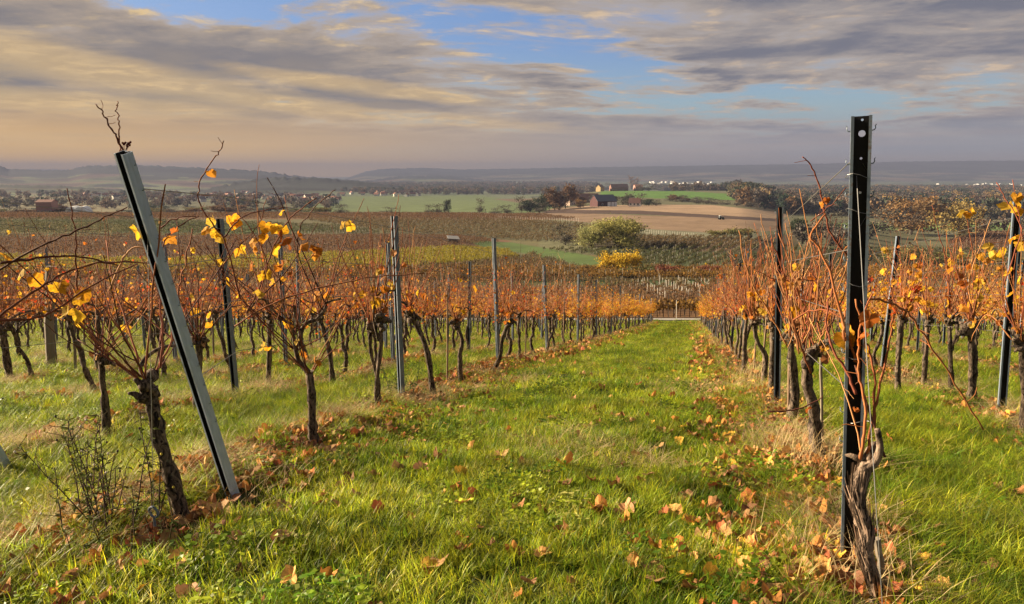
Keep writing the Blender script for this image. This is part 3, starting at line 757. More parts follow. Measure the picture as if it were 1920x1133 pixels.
def far_post(k, Y, j):
    X = rowx(k, Y); z_ = g1(X, Y)
    key = j % 3
    if key not in POSTMESH:
        me = channel_mesh(2.13, .05); me.materials.append(M_metal); me.materials.append(M_innershade); POSTMESH[key] = me
    o = bpy.data.objects.new('trellis_post', POSTMESH[key]); COL.objects.link(o)
    o.location = (X, Y, z_-.1); o.rotation_euler = (rnd.gauss(0, .025), rnd.gauss(0, .025), -ANG+rnd.choice([-.2, -.5, -.8]) if k < 0 else -ANG+rnd.choice([-.1, -.3, .1])); o.scale = (1, 1, rnd.uniform(.93, 1.02))
    return tag(o, 'dark steel post, %s along %s' % (ordw(j), rowname(k)), 'post', GP)
posts = []
for k in ROWC:
    base = 7.1 if k > 0 else 7.86
    if k == 2: base = 6.65
    for j in range(0, 16):
        Y = base+4.15*j
        if Y > 61.5: break
        if (k, j) in ((-1, 0), (-2, 0), (1, 0), (2, 0), (-3, 0)): continue
        jj = rnd.uniform(-.15, .15)
        X = rowx(k, Y)
        if inview(X, Y, g1(X, Y)): posts.append((Y+jj, k, j))
posts.sort(); cand = posts[:285]
for Y, k, j in cand: far_post(k, Y, j+1)
# ------------------------------------------------------------------ wooden post and thin stakes
def rod(name, a, b_, r0, label, cat, group=None, m_=None, n=7):
    a = Vector(a); b_ = Vector(b_); k = 7; root = MB(); pts = []
    for i in range(k+1):
        t = i/k; p = (b_-a)*t; pts.append(p+Vector((rnd.gauss(0, r0*.12), rnd.gauss(0, r0*.12), 0)))
    root.tube([pts[0]-(b_-a).normalized()*.06]+pts, r0, n, jit=.06)
    o = linkobj(name, root.mesh(name), None, [m_ or M_rod]); o.location = a; return tag(o, label, cat, group)
rod('wooden_post', gb(95, 688, 11.6), W(94, 500, 11.6), .07, 'thick weathered grey wooden post with a pale flat top', 'post', None, M_wood, 10)
SG_ = 'thin stakes tied beside single vines'
rod('vine_stake', gb(143, 712, 10.6), W(137, 560, 10.6), .02, 'thin grey stake just right of the thick wooden post', 'stake', SG_, M_wood)
rod('vine_stake', gb(1477, 798, 6.4), W(1482, 600, 6.4), .016, 'brown stake standing right behind the second steel post of the right row', 'stake', SG_)
rod('vine_stake', gb(1546, 785, 5.2), W(1538, 640, 5.2), .011, 'short thin pale stake between the dark thick vine and the near black post', 'stake', SG_, M_wood)
rod('vine_stake', gb(1655, 1140, 2.85), W(1645, 1010, 2.85), .014, 'short grey rod sticking up beside the foot of the old pale vine', 'stake', SG_, M_wood)
rod('vine_stake', gb(400, 660, 13.5), W(398, 560, 13.5), .018, 'thin stake in the second row seen just left of a steel post', 'stake', SG_, M_wood)
for i, Y in enumerate((9.0, 10.2, 13.2, 15.6, 18.0, 21.5, 26, 31)):
    X = rowx(1, Y)+.05; rod('vine_stake', gpt(X, Y), gpt(X+.02, Y+.01, 1.25), .012, '%s thin brown stake among the trunks of the row edging the lane right' % ordw(i), 'stake', SG_)
for i, Y in enumerate((9.2, 13.6, 17.7, 22.5, 28)):
    X = rowx(-1, Y)+.04; rod('vine_stake', gpt(X, Y), gpt(X+.02, Y+.01, 1.2), .011, '%s thin brown stake among the trunks of the row edging the lane left' % ordw(i), 'stake', SG_)

# ------------------------------------------------------------------ wires
def wire(k, h, y0, y1, label, start=None, r0=.0026):
    pts = [] if start is None else [Vector(start)]
    Y = y0
    while Y <= y1+.01:
        X = rowx(k, Y); pts.append(Vector((X, Y, float(Gsm(X, Y))+.02+h-.02*math.sin((Y-y0)/4.15*math.pi)**2))); Y += 1.04
    b = MB(); o0 = pts[0].copy(); b.tube([p-o0 for p in pts], r0, 4, cap=False)
    o = linkobj('trellis_wire', b.mesh('trellis_wire', True), None, [M_wire]); o.location = o0
    tag(o, label, 'wire', 'steel wires strung along the vine rows')
lean_b = gb(440, 935, 4.19); lean_t = W(240, 285, 3.4)
for h, nm in ((.80, 'lowest'), (1.15, 'second lowest'), (1.45, 'second highest'), (1.85, 'highest')):
    wire(-1, h, 5.0, 61, '%s steel wire of %s' % (nm, rowname(-1)), lean_b.lerp(lean_t, h/2.02))
    wire(1, h, 7.1, 61, '%s steel wire of %s' % (nm, rowname(1)), gb(1592, 1066, 3.14)+(W(1615, 218, 3.14)-gb(1592, 1066, 3.14))*min(.97, h/2.0))
    wire(-2, h, 5.2, 50, '%s steel wire of %s' % (nm, rowname(-2)))
    wire(2, h, 6.65, 50, '%s steel wire of %s' % (nm, rowname(2)))
    if h > 1: wire(-3, h, 5.2, 40, '%s steel wire of %s' % (nm, rowname(-3))); wire(3, h, 5.0, 40, '%s steel wire of %s' % (nm, rowname(3)))
# anchor with a ring in front of the leaning post, and its stay wire
b = MB(); a0 = gb(292, 1000, 3.45)
ringp = [Vector((.0, .028*math.sin(t), .135+.028-.028*math.cos(t))) for t in np.linspace(0, 5.9, 14)]
b.tube([Vector((0, 0, -.08)), Vector((0, 0, .06)), Vector((0, 0, .135))]+ringp[1:], .0065, 6)
o = linkobj('ground_anchor', b.mesh('ground_anchor', True), None, [M_metal]); o.location = a0; o.rotation_euler = (.1, -.1, 1.2)
tag(o, 'steel ground anchor rod with an eye, in front of the leaning post', 'anchor')
b = MB(); s0 = a0+Vector((0, 0, .16)); s1 = lean_b.lerp(lean_t, .86); b.tube([Vector((0, 0, 0)), (s1-s0)*.5+Vector((0, 0, -.02)), s1-s0], .0016, 4, cap=False)
o = linkobj('stay_wire', b.mesh('stay_wire'), None, [M_wire]); o.location = s0; tag(o, 'thin stay wire from the ground anchor up to the leaning end post', 'wire')
b = MB(); s0 = gb(1655, 1130, 2.5, .1); s1 = W(1606, 330, 3.12); b.tube([Vector((0, 0, 0)), (s1-s0)*.5+Vector((.0, 0, -.02)), s1-s0], .0018, 4, cap=False)
o = linkobj('stay_wire', b.mesh('stay_wire'), None, [M_wire]); o.location = s0; tag(o, 'thin stay wire rising beside the old pale vine to the black post', 'wire')
for i, z_ in enumerate((330, 395, 530, 665, 785)):      # wire wraps round the near post are parts of it
    c = W(1605, z_, 3.14); b = MB(); ring = [c+Vector((.05*math.cos(t), .038*math.sin(t)-.02, .01*math.sin(2*t+i))) for t in np.linspace(0, 6.2, 12)]
    ring.append(ring[0]+Vector((-.04, -.01, -.07 if i % 2 else .05))); mi = p_near.matrix_basis.inverted()
    b.tube([mi @ q for q in ring], .0014, 4, cap=False); linkobj('wire_tie', b.mesh('wire_tie'), p_near, [M_wire])

# ------------------------------------------------------------------ the nearer vines, each built by hand from the photo
VG = 'grapevines trained in rows'
def hero_vine(label, base, trunk, r0, r1, bark, canes, seed, leafn=6, arms=(), auto=10, autodir=(0, 0, 1), autoL=(.5, 1.1), cols=None, spread=.35, headr=.045, leafcols=(YEL, YEL, ORA, BRN), frm=None, rings=12, lz=(0, 1)):
    """trunk, arms and canes are given in world points; every cane and leaf is a part of its own"""
    r_ = random.Random(seed); base = Vector(base); root = empty('grapevine', base); tag(root, label, 'vine', VG)
    loc = lambda p: Vector(p)-base
    tb = MB(); pts = [loc(p) for p in trunk]; sp = smooth_path(pts, 4); k = len(sp)
    rad = [(r0+(r1-r0)*i/(k-1))*(1+.35*math.exp(-i/2))*r_.uniform(.84, 1.18) for i in range(k)]
    tb.tube([sp[0]-Vector((0, 0, .07))]+sp, [rad[0]*1.1]+rad, rings, jit=.24)
    tip = pts[-1]; knob(tb, r_, tip, headr, 6)
    linkobj('trunk', tb.mesh('trunk', True), root, [bark])
    heads = [tip]*3
    for a, ra in arms:
        ab = MB(); ap = smooth_path([loc(p) for p in a], 4)
        ab.tube(ap, [ra*(1-.45*i/len(ap))*r_.uniform(.9, 1.1) for i in range(len(ap))], 8, jit=.1)
        linkobj('arm', ab.mesh('arm', True), root, [bark]); heads += ap[3::3]
    allc = []
    for cn in canes:
        pp, w0 = cn[0], cn[1]; kc = cn[2] if len(cn) > 2 else r_.choice(cols or CANE)
        cp = smooth_path([loc(p) for p in pp], 5)
        out = [cp[0]]
        for i in range(1, len(cp)): out.append(cp[i]+Vector((r_.gauss(0, .0035), r_.gauss(0, .0035), r_.gauss(0, .003))))
        allc.append((out, w0, kc))
    for i in range(auto):
        p0 = r_.choice(heads)+Vector((r_.uniform(-.02, .02), r_.uniform(-.03, .03), 0))
        d = Vector(autodir)+Vector((r_.gauss(0, spread), r_.gauss(0, spread), r_.gauss(0, .15)))
        kc = r_.choice(cols or CANE); q = r_.uniform(.7, 1.25)
        allc.append((canepts(r_, p0, d, r_.uniform(*autoL), .065, .14), r_.uniform(.003, .0052), tuple(c*q for c in kc)))
    for cp, w0, kc in allc:
        cb = MB(); n = len(cp)
        cb.tube(cp, [w0*(1-.5*j/n)*(1.28 if j % 2 else 1) for j in range(n)], 5, kc)
        for j in range(2, n-1, 3):      # tendrils and short side shoots
            if r_.random() < .4:
                sp_ = canepts(r_, cp[j], Vector((r_.gauss(0, 1), r_.gauss(0, 1), r_.gauss(.2, .6))), r_.uniform(.03, .12), .018, .35); cb.tube(sp_, w0*.32, 3, kc, cap=False)
        linkobj('cane', cb.mesh('cane', True), root, [M_cane])
    for _ in range(leafn):
        cp = r_.choice(allc)[0]; lo = int(lz[0]*(len(cp)-1)); hi = max(lo+1, int(lz[1]*len(cp))); p = cp[r_.randrange(lo, min(hi, len(cp)))]
        oneleaf(root, r_, p, r_.uniform(.05, .095), r_.choice(leafcols))
    return root
def oneleaf(root, r_, p, size, cols):
    lb = MB(); vs, fs = leafshape(r_, size, .5)
    k = r_.choice(cols); q = r_.uniform(.8, 1.15); st = .35*size
    e = Euler((r_.uniform(-2.5, -.9), r_.uniform(-.6, .6), r_.uniform(0, 6.28)))
    off = Vector((r_.gauss(0, st), r_.gauss(0, st), -st*.3))
    lb.add(place(vs, Matrix.Translation(off) @ e.to_matrix().to_4x4()), fs, tuple(c*q for c in k))
    lb.tube([Vector((0, 0, 0)), off*.5+Vector((0, 0, .004)), off], .0011, 3, (.35, .15, .05), cap=False)
    o = linkobj('leaf', lb.mesh('leaf'), root, [M_leaf]); o.location = p; return o
def PP(lst, Y0=None, Y1=None):
    n = len(lst); out = []
    for i, q in enumerate(lst):
        if len(q) == 3: out.append(W(*q))
        else: out.append(W(q[0], q[1], Y0+(Y1-Y0)*i/max(1, n-1)))
    return out
DARKC = [(.10, .035, .025), (.14, .05, .03), (.08, .035, .025), (.18, .075, .04)]
REDC = [(.19, .06, .035), (.15, .05, .03)]
ORC = [(.32, .12, .045), (.38, .17, .065), (.24, .08, .035), (.40, .21, .09), (.28, .09, .04), (.13, .055, .035)]
# vine beside the leaning post
b0 = gb(345, 985, 3.72)
v1 = hero_vine('dark leaning vine trunk at the foot of the leaning steel end post, long arched canes', b0,
    [b0]+PP([(325, 905), (302, 830), (287, 765), (280, 722)], 3.72, 3.75), .030, .033, M_bark, [
    (PP([(283, 715), (262, 705), (215, 680), (185, 650), (150, 590), (110, 520)], 3.75, 3.6), .0055, DARKC[1]),
    (PP([(300, 690), (305, 620), (300, 560), (312, 500)], 3.75, 3.7), .006, REDC[0]),
    (PP([(285, 712), (312, 660), (330, 600), (335, 545), (345, 500), (362, 430)], 3.75, 3.9), .0055, CANE[0]),
    (PP([(230, 290), (222, 262), (207, 238), (195, 215), (180, 197)], 3.42, 3.42), .0045, DARKC[0]),
    (PP([(232, 318), (227, 285), (224, 250), (222, 225), (218, 206), (223, 190)], 3.42, 3.42), .0035, REDC[1]),
    (PP([(290, 470), (262, 420), (240, 340), (232, 318)], 3.6, 3.42), .005, DARKC[0]),
    (PP([(300, 560), (280, 490), (290, 470)], 3.7, 3.6), .005, DARKC[1]),
    (PP([(205, 545), (225, 500), (248, 466), (285, 468)], 3.65, 3.65), .006, CANE[3]),
    (PP([(0, 494), (60, 485), (110, 481), (160, 484), (222, 497)], 3.3, 3.6), .0055, DARKC[0]),
    (PP([(-20, 520), (60, 470), (130, 440), (185, 412), (240, 391)], 3.3, 3.5), .005, DARKC[2]),
    (PP([(-20, 606), (60, 550), (120, 512), (200, 492), (290, 494)], 3.3, 3.7), .0055, DARKC[1]),
    (PP([(-20, 600), (70, 595), (115, 575), (180, 530), (260, 495)], 3.3, 3.6), .0055, REDC[1]),
    (PP([(143, 500), (141, 450), (136, 400), (127, 355)], 3.5, 3.5), .004, DARKC[1]),
    (PP([(143, 500), (148, 560), (178, 640)], 3.5, 3.7), .004, DARKC[1]),
    (PP([(262, 705), (235, 680), (200, 640), (165, 610)], 3.7, 3.4), .005, DARKC[0]),
    ], 5, leafn=0, arms=[(PP([(275, 715), (263, 690), (280, 665), (310, 650), (345, 648)], 3.75, 3.9), .013)], auto=13, autodir=(-.45, .1, .8), autoL=(.5, 1.25), cols=DARKC+CANE[:1], spread=.8, headr=.05, leafcols=(YEL, YEL, ORA), lz=(0, .45))
rl = random.Random(9)
for px_, py_ in ((42, 500), (40, 515), (118, 525), (155, 540), (160, 550), (130, 575), (140, 578), (15, 470), (268, 425), (262, 388)):
    oneleaf(v1, rl, W(px_, py_, 3.5)-b0, .075, YEL)
# shrivelled grape bunch on top of the post, a part of this vine
gbm = MB()
for q in range(9):
    p = W(240+rl.uniform(-11, 11), 270+rl.uniform(-5, 5), 3.42)-b0; rr = .006
    vs = []; fs = []
    for a in range(4):
        for c_ in range(6):
            th = math.pi*(a+.5)/4; f_ = 2*math.pi*c_/6; vs.append((p.x+rr*math.sin(th)*math.cos(f_), p.y+rr*math.sin(th)*math.sin(f_), p.z+rr*math.cos(th)))
    for a in range(3):
        for c_ in range(6): fs.append((a*6+c_, a*6+(c_+1) % 6, (a+1)*6+(c_+1) % 6, (a+1)*6+c_))
    fs += [tuple(range(5, -1, -1)), tuple(range(18, 24))]
    gbm.add(vs, fs, (.12, .03, .03))
    gbm.tube([p, (p+W(232, 292, 3.42)-b0)*.5, W(229, 290, 3.42)-b0], .0008, 3, (.2, .08, .04), cap=False)
linkobj('grape_bunch', gbm.mesh('grape_bunch', True), v1, [M_cane])
# second vine, cut off trunk with a white cut
b0 = gb(590, 848, 5.35)
v2 = hero_vine('vine with a sawn-off upright stump and pale cut face, its arm bent aside', b0,
    [b0]+PP([(586, 800), (584, 750), (581, 700)], 5.35, 5.35), .031, .028, M_bark, [
    (PP([(440, 612), (500, 575), (560, 551), (640, 531), (705, 519), (797, 513)], 5.2, 5.2), .0060, DARKC[3]),
    (PP([(462, 588), (490, 530), (510, 470), (535, 420), (562, 393), (592, 372)], 5.2, 4.9), .0055, DARKC[1]),
    (PP([(608, 590), (585, 540), (560, 480), (562, 430), (580, 400), (605, 375), (629, 355)], 5.5, 5.2), .005, DARKC[2]),
    (PP([(450, 560), (436, 500), (420, 450), (398, 420), (375, 385), (373, 350), (392, 310), (412, 285), (420, 265)], 5.0, 4.6), .0055, DARKC[1]),
    (PP([(300, 428), (330, 410), (372, 407)], 4.6, 4.6), .0045, DARKC[0]),
    (PP([(300, 500), (310, 450), (350, 415), (372, 407)], 4.4, 4.6), .0045, DARKC[0]),
    (PP([(420, 445), (440, 420), (465, 402), (500, 393), (534, 390)], 4.9, 4.9), .0045, DARKC[0]),
    (PP([(400, 520), (440, 470), (470, 440), (490, 410), (500, 370)], 5.0, 4.9), .004, REDC[1]),
    (PP([(480, 570), (500, 500), (478, 440), (445, 400)], 5.0, 4.9), .004, REDC[0]),
    (PP([(520, 600), (540, 540), (565, 500), (600, 470), (604, 490), (608, 520)], 5.2, 5.2), .004, DARKC[3]),
    (PP([(548, 605), (552, 560), (575, 520), (600, 500), (640, 480), (700, 450)], 5.4, 5.3), .0035, REDC[1]),
    ], 15, leafn=26, arms=[(PP([(580, 700), (560, 676), (552, 640), (548, 607)], 5.35, 5.4), .022), (PP([(560, 650), (570, 610), (595, 598), (612, 575)], 5.4, 5.5), .018), (PP([(548, 610), (520, 590), (490, 560), (462, 588)], 5.4, 5.2), .010)],
    auto=32, autodir=(-.2, -.05, 1), autoL=(.45, 1.2), cols=DARKC+CANE, spread=.75, headr=.014, leafcols=(YEL, YEL, ORA), lz=(.1, .8))
cb = MB(); c0 = W(582, 697, 5.35)-b0; cb.tube([c0, c0+Vector((0, 0, .008))], .024, 10, (.72, .62, .48)); linkobj('cut_face', cb.mesh('cut_face'), v2, [M_attr])
for px_, py_, s_ in ((433, 402, .1), (445, 408, .09), (398, 430, .08), (405, 440, .09), (392, 425, .07), (470, 445, .08), (462, 462, .08), (472, 462, .07), (510, 415, .09), (522, 425, .1), (536, 435, .1), (545, 442, .1), (530, 418, .09),
                     (512, 457, .09), (572, 452, .1), (582, 458, .09), (590, 462, .06), (490, 438, .08), (535, 490, .06), (500, 512, .06), (520, 498, .06), (404, 603, .07), (548, 508, .05)):
    oneleaf(v2, rl, W(px_, py_, 5.0)-b0, s_, YEL if rl.random() < .8 else ORA)
def quick(label, px_, py_, Y, tpx, tpy, seed, mids=(), **kw):
    b_ = gb(px_, py_, Y); tr = [b_]+[W(a, c_, Y) for a, c_ in mids]+[W(tpx, tpy, Y)]
    r0 = kw.pop('r0', .027); bark = kw.pop('bark', M_bark)
    return hero_vine(label, b_, tr, r0, r0*.9, bark, kw.pop('canes', []), seed, **kw)
arm = lambda l, Y, r_: (PP(l, Y, Y), r_)
quick('slim twin-stemmed vine trunk just left of the tallest dark steel post', 708, 780, 6.9, 712, 600, 31, [(706, 720), (714, 650)], r0=.02, arms=[arm([(710, 640), (700, 590), (712, 550), (740, 545)], 6.9, .014)], auto=16, leafn=18, lz=(0, .6))
quick('second stem leaning against the slim trunk left of the tallest dark post', 712, 778, 7.05, 695, 610, 32, [(708, 710), (695, 660)], r0=.018, auto=10, leafn=8)
quick('crooked vine trunk just right of the tallest dark steel post', 812, 741, 8.15, 770, 590, 33, [(806, 690), (795, 640)], r0=.028, arms=[arm([(772, 600), (760, 570), (740, 565)], 8.15, .018)], auto=18, leafn=18, headr=.05, lz=(0, .6))
quick('vine with two yellow leaves hanging below its head, right of the crooked trunk', 864, 706, 9.3, 856, 604, 34, [(862, 670), (866, 640)], r0=.026, auto=18, leafn=16, lz=(0, .6))
quick('gnarled curved vine trunk directly left of the third steel post', 926, 694, 10.6, 956, 600, 35, [(938, 665), (942, 635)], r0=.026, auto=18, leafn=14, lz=(0, .6))
quick('slender dark trunk standing between wooden post and leaning post', 198, 808, 5.6, 190, 670, 36, [(197, 760), (192, 715)], r0=.024, auto=24, leafn=6, spread=.7, autoL=(.5, 1.2), cols=DARKC+CANE, arms=[arm([(190, 670), (186, 650), (178, 630)], 5.6, .012)])
quick('old thick vine at the picture edge with a heavy dark burr', 18, 695, 9.4, 5, 610, 37, [(10, 660)], r0=.04, headr=.07, auto=24, leafn=10, spread=.5)
quick('vine trunk seen behind the leaning steel post near its middle', 372, 775, 6.6, 372, 640, 38, [(368, 720), (374, 680)], r0=.03, auto=24, leafn=10, cols=DARKC+CANE, spread=.5, autoL=(.5, 1.2))
quick('dark upright vine left of the sawn-off stump in the second row', 502, 715, 9.0, 505, 590, 39, [(505, 660)], r0=.028, auto=16, leafn=14)
quick('forked dark vine trunk just right of the sawn-off stump', 624, 712, 9.2, 600, 590, 40, [(618, 660), (606, 620)], r0=.028, arms=[arm([(602, 600), (610, 570), (640, 560)], 9.2, .02)], auto=18, leafn=14)
# right row, nearest: old pale trunk with long hanging canes
b0 = gb(1645, 1150, 2.72)
v3 = hero_vine('old gnarled pale trunk with shredding bark right beside the black post', b0,
    [b0]+PP([(1638, 1090), (1622, 1040), (1624, 1000), (1608, 950), (1612, 905), (1626, 870)], 2.74, 2.95), .023, .026, M_barkpale, [
    (PP([(1612, 862), (1622, 800), (1618, 740), (1610, 690), (1612, 620), (1605, 560)], 2.95, 3.05), .0065, ORC[0]),
    (PP([(1625, 850), (1638, 780), (1650, 720), (1668, 640), (1675, 590)], 2.95, 3.05), .006, ORC[2]),
    (PP([(1640, 800), (1640, 700), (1625, 640), (1620, 590), (1636, 550)], 2.98, 3.0), .005, ORC[4]),
    (PP([(1520, 700), (1500, 640), (1490, 600), (1540, 580), (1590, 600)], 3.6, 3.2), .005, ORC[2]),
    (PP([(1585, 640), (1580, 600), (1600, 572), (1650, 562), (1700, 585), (1740, 640), (1790, 720), (1845, 806)], 3.1, 3.5), .006, ORC[0]),
    (PP([(1605, 740), (1590, 700), (1560, 650), (1550, 600), (1560, 540)], 3.05, 3.2), .006, REDC[0]),
    (PP([(1612, 690), (1596, 650), (1545, 480), (1520, 440), (1548, 400)], 3.1, 3.2), .006, ORC[0]),
    ], 51, leafn=5, arms=[(PP([(1612, 885), (1640, 868), (1650, 840), (1645, 805)], 2.92, 2.92), .021)], auto=2, autodir=(-.25, .2, 1), autoL=(.4, .7), cols=ORC, spread=.1, headr=.03, rings=16)
# shreds of bark peeling from the old trunk
sb = MB(); tp = smooth_path([p-v3.location for p in [b0]+PP([(1638, 1090), (1622, 1040), (1624, 1000), (1608, 950), (1612, 905), (1626, 870)], 2.74, 2.95)], 4); r_ = random.Random(8)
for _ in range(420):
    i = r_.randrange(len(tp)-3); a = r_.uniform(0, 6.28); d = Vector((math.cos(a), math.sin(a), 0)); sd_ = Vector((-d.y, d.x, 0))*r_.uniform(.002, .006); L = r_.uniform(.03, .15); p = tp[i]; ax = (tp[i+2]-p).normalized(); o_ = r_.uniform(.023, .029)
    pts = [p+d*o_, p+d*(o_+.003)+ax*L*.5, p+d*(o_+r_.uniform(.001, .012))+ax*L]; vs = []
    for j, q_ in enumerate(pts): vs += [q_-sd_*(1-.35*j), q_+sd_*(1-.35*j)+d*.002]
    g_ = r_.choice([.12, .3, .8, 1.2, 1.6]); sb.add(vs, [(0, 1, 3, 2), (2, 3, 5, 4)], (.30*g_, .21*g_, .15*g_))
tag(linkobj('bark_shreds', sb.mesh('bark_shreds'), v3, [M_straw]), kind='stuff')
for px_, py_ in ((1600, 763), (1556, 370), (1542, 378)): oneleaf(v3, rl, W(px_, py_, 3.05)-b0, .03, ORA)
b0 = gb(1537, 885, 4.95)
cn = []
rr_ = random.Random(77)
for i in range(32):
    x0 = 1500+rr_.uniform(-25, 45); x1 = x0+rr_.gauss(0, 45); yt = rr_.choice([rr_.uniform(395, 480), rr_.uniform(430, 560)])
    xm = (x0+x1)/2+rr_.gauss(0, 14); Yc = 4.9+rr_.uniform(-.5, .35)
    cn.append((PP([(x0, 665-rr_.uniform(0, 40)), ((x0+xm)/2+rr_.gauss(0, 7), 600), (xm, 535), ((xm+x1)/2+rr_.gauss(0, 9), (535+yt)/2), (x1, yt)], Yc, Yc+rr_.uniform(-.15, .15)), rr_.uniform(.0026, .0052), rr_.choice(ORC+CANE)))
cn.append((PP([(1590, 480), (1565, 450), (1545, 400), (1535, 345), (1520, 310), (1506, 294)], 4.7, 4.6), .006, REDC[0]))
cn.append((PP([(1520, 415), (1552, 390), (1590, 350)], 4.6, 4.3), .004, DARKC[0]))
cn.append((PP([(1440, 772), (1480, 770), (1515, 760), (1545, 742)], 4.8, 4.8), .0055, DARKC[0]))
hero_vine('thick dark vine with a dense fan of bright orange canes, left of the black post', b0,
    [b0]+PP([(1530, 830), (1526, 770), (1512, 715), (1518, 670)], 4.95, 4.95), .040, .036, M_bark, cn, 52, leafn=20, auto=6, autodir=(.0, 0, 1), cols=ORC, headr=.055,
    arms=[(PP([(1518, 670), (1500, 640), (1480, 620)], 4.95, 5.1), .02), (PP([(1518, 670), (1545, 640), (1590, 650)], 4.95, 4.7), .018)], leafcols=(ORA, YEL, BRN), lz=(0, .7))
quick('shaggy vine trunk standing beside the brown stake in the right row', 1486, 795, 6.25, 1484, 620, 53, [(1490, 730), (1484, 670)], r0=.034, auto=26, cols=ORC, leafn=22, headr=.05, leafcols=(ORA, YEL, BRN), autoL=(.6, 1.1), spread=.25, lz=(0, .7))
quick('vine trunk close behind the second steel post of the right row', 1446, 745, 7.6, 1450, 610, 54, [(1447, 690)], r0=.030, auto=24, cols=ORC, leafn=20, leafcols=(ORA, YEL, BRN), spread=.25, lz=(0, .7))
quick('crooked vine bowing outward over pale straw in the right row', 1432, 712, 8.9, 1412, 600, 55, [(1436, 670), (1420, 640)], r0=.026, auto=24, cols=ORC, leafn=20, leafcols=(ORA, YEL, BRN), spread=.25, lz=(0, .7))
quick('straight vine trunk left of the bowed one in the right row', 1395, 700, 9.9, 1400, 590, 56, [(1396, 650)], r0=.026, auto=24, cols=ORC, leafn=20, leafcols=(ORA, YEL, BRN), spread=.25, lz=(0, .7))
# second row on the right
quick('stout straight vine trunk in the second right row, left of the leaning post', 1820, 765, 7.2, 1820, 605, 57, [(1824, 700), (1822, 650)], r0=.036, auto=26, cols=ORC, leafn=26, headr=.055, leafcols=(YEL, YEL, ORA), autoL=(.5, 1.15), spread=.35)
quick('slimmer vine trunk left of the stout one in the second right row', 1733, 715, 8.9, 1740, 600, 58, [(1736, 660)], r0=.027, auto=22, cols=ORC, leafn=20, leafcols=(YEL, YEL, ORA), autoL=(.5, 1.15))
v4 = quick('vine with tall red shoots crossing the leaning post at the picture edge', 1925, 790, 5.8, 1915, 640, 59, [(1922, 720)], r0=.03, auto=16, cols=ORC, leafn=14, leafcols=(YEL, YEL, ORA), autoL=(.5, 1.1), autodir=(-.15, 0, 1),
    canes=[(PP([(1915, 640), (1880, 560), (1900, 480), (1915, 430), (1890, 380), (1868, 343)], 5.8, 6.3), .006, REDC[0]), (PP([(1900, 640), (1850, 590), (1820, 640)], 5.8, 6.2), .005, ORC[1]), (PP([(1915, 600), (1925, 500), (1912, 420), (1898, 338)], 5.8, 6.3), .005, REDC[0])])
bb = v4.location
for px_, py_, s_ in ((1900, 362, .1), (1912, 370, .11), (1885, 380, .11), (1895, 385, .1), (1905, 440, .11), (1915, 450, .12), (1870, 465, .1), (1860, 470, .09), (1880, 455, .09), (1912, 548, .09), (1905, 555, .08)):
    oneleaf(v4, rl, W(px_, py_, 6.2)-bb, s_, YEL)
v5 = quick('vine carrying red and orange leaves just right of the near black post', 1684, 740, 8.0, 1690, 600, 60, [(1684, 680)], r0=.026, auto=24, cols=ORC, leafn=46, leafcols=(RED, ORA, ORA, YEL), autoL=(.5, .95), lz=(.3, 1))
v6 = quick('vine with a single pair of yellow leaves raised high on thin shoots', 1786, 730, 8.3, 1780, 600, 61, [(1782, 670)], r0=.024, auto=20, cols=ORC, leafn=16, leafcols=(YEL, ORA), autoL=(.6, 1.1),
    canes=[(PP([(1780, 600), (1825, 540), (1820, 450), (1812, 400)], 8.3, 8.2), .0055, ORC[4]), (PP([(1780, 600), (1776, 500), (1760, 440), (1748, 385)], 8.3, 8.2), .006, REDC[0])])
for px_, py_ in ((1800, 394), (1815, 392), (1812, 396)): oneleaf(v6, rl, W(px_, py_, 8.2)-v6.location, .1, YEL)

# ------------------------------------------------------------------ all further vines
spots = []
startY = {-1: 12.2, 1: 10.9, 2: 10.0, -2: 10.3, -3: 7.0, 3: 6.6}
for k in ROWC:
    Y = startY.get(k, 5.6+.06*abs(k)); j = 0
    while Y < 61.5:
        yy = Y+rnd.uniform(-.12, .12); X = rowx(k, yy)+rnd.gauss(0, .03)
        if inview(X, yy, g1(X, yy)+1, 90): spots.append((yy, k, j, X))
        Y += 1.18; j += 1
# what shows largest: near, or along the two rows beside the lane
vis = sorted(spots, key=lambda s: s[0]*(1.0 if abs(s[1]) <= 1 else 1.15+.06*abs(s[1]))); single = vis[:272]; rest = vis[272:]
for yy, k, j, X in single:
    dn = .0
    P_ = DENSE if (yy > 24+rnd.uniform(-6, 6) or (k > 1 and rnd.random() < .6)) else SPARSE
    if yy > 30 and rnd.random() < min(1, (yy-26)/14): P_ = LUSH
    tr, ca, fo = rnd.choice(P_)
    root = empty('grapevine', (X, yy, g1(X, yy)), -ANG+rnd.choice([0, math.pi])+rnd.gauss(0, .1)); s = rnd.uniform(.92, 1.06); root.scale = (s, s, s)
    col_w = 'thick golden foliage' if P_ is LUSH else 'yellow and orange leaves' if P_ is DENSE else 'bare orange canes'
    where = {1: 'steel post' }
    tag(root, 'vine with %s, %s in %s' % (col_w, ordw(j+ (9 if k == -1 else 6 if k in (1, -2) else 4 if k == 2 else 0)), rowname(k)), 'vine', VG)
    for me in (tr, ca, fo): linkobj(me.name.split('.')[0], me, root)
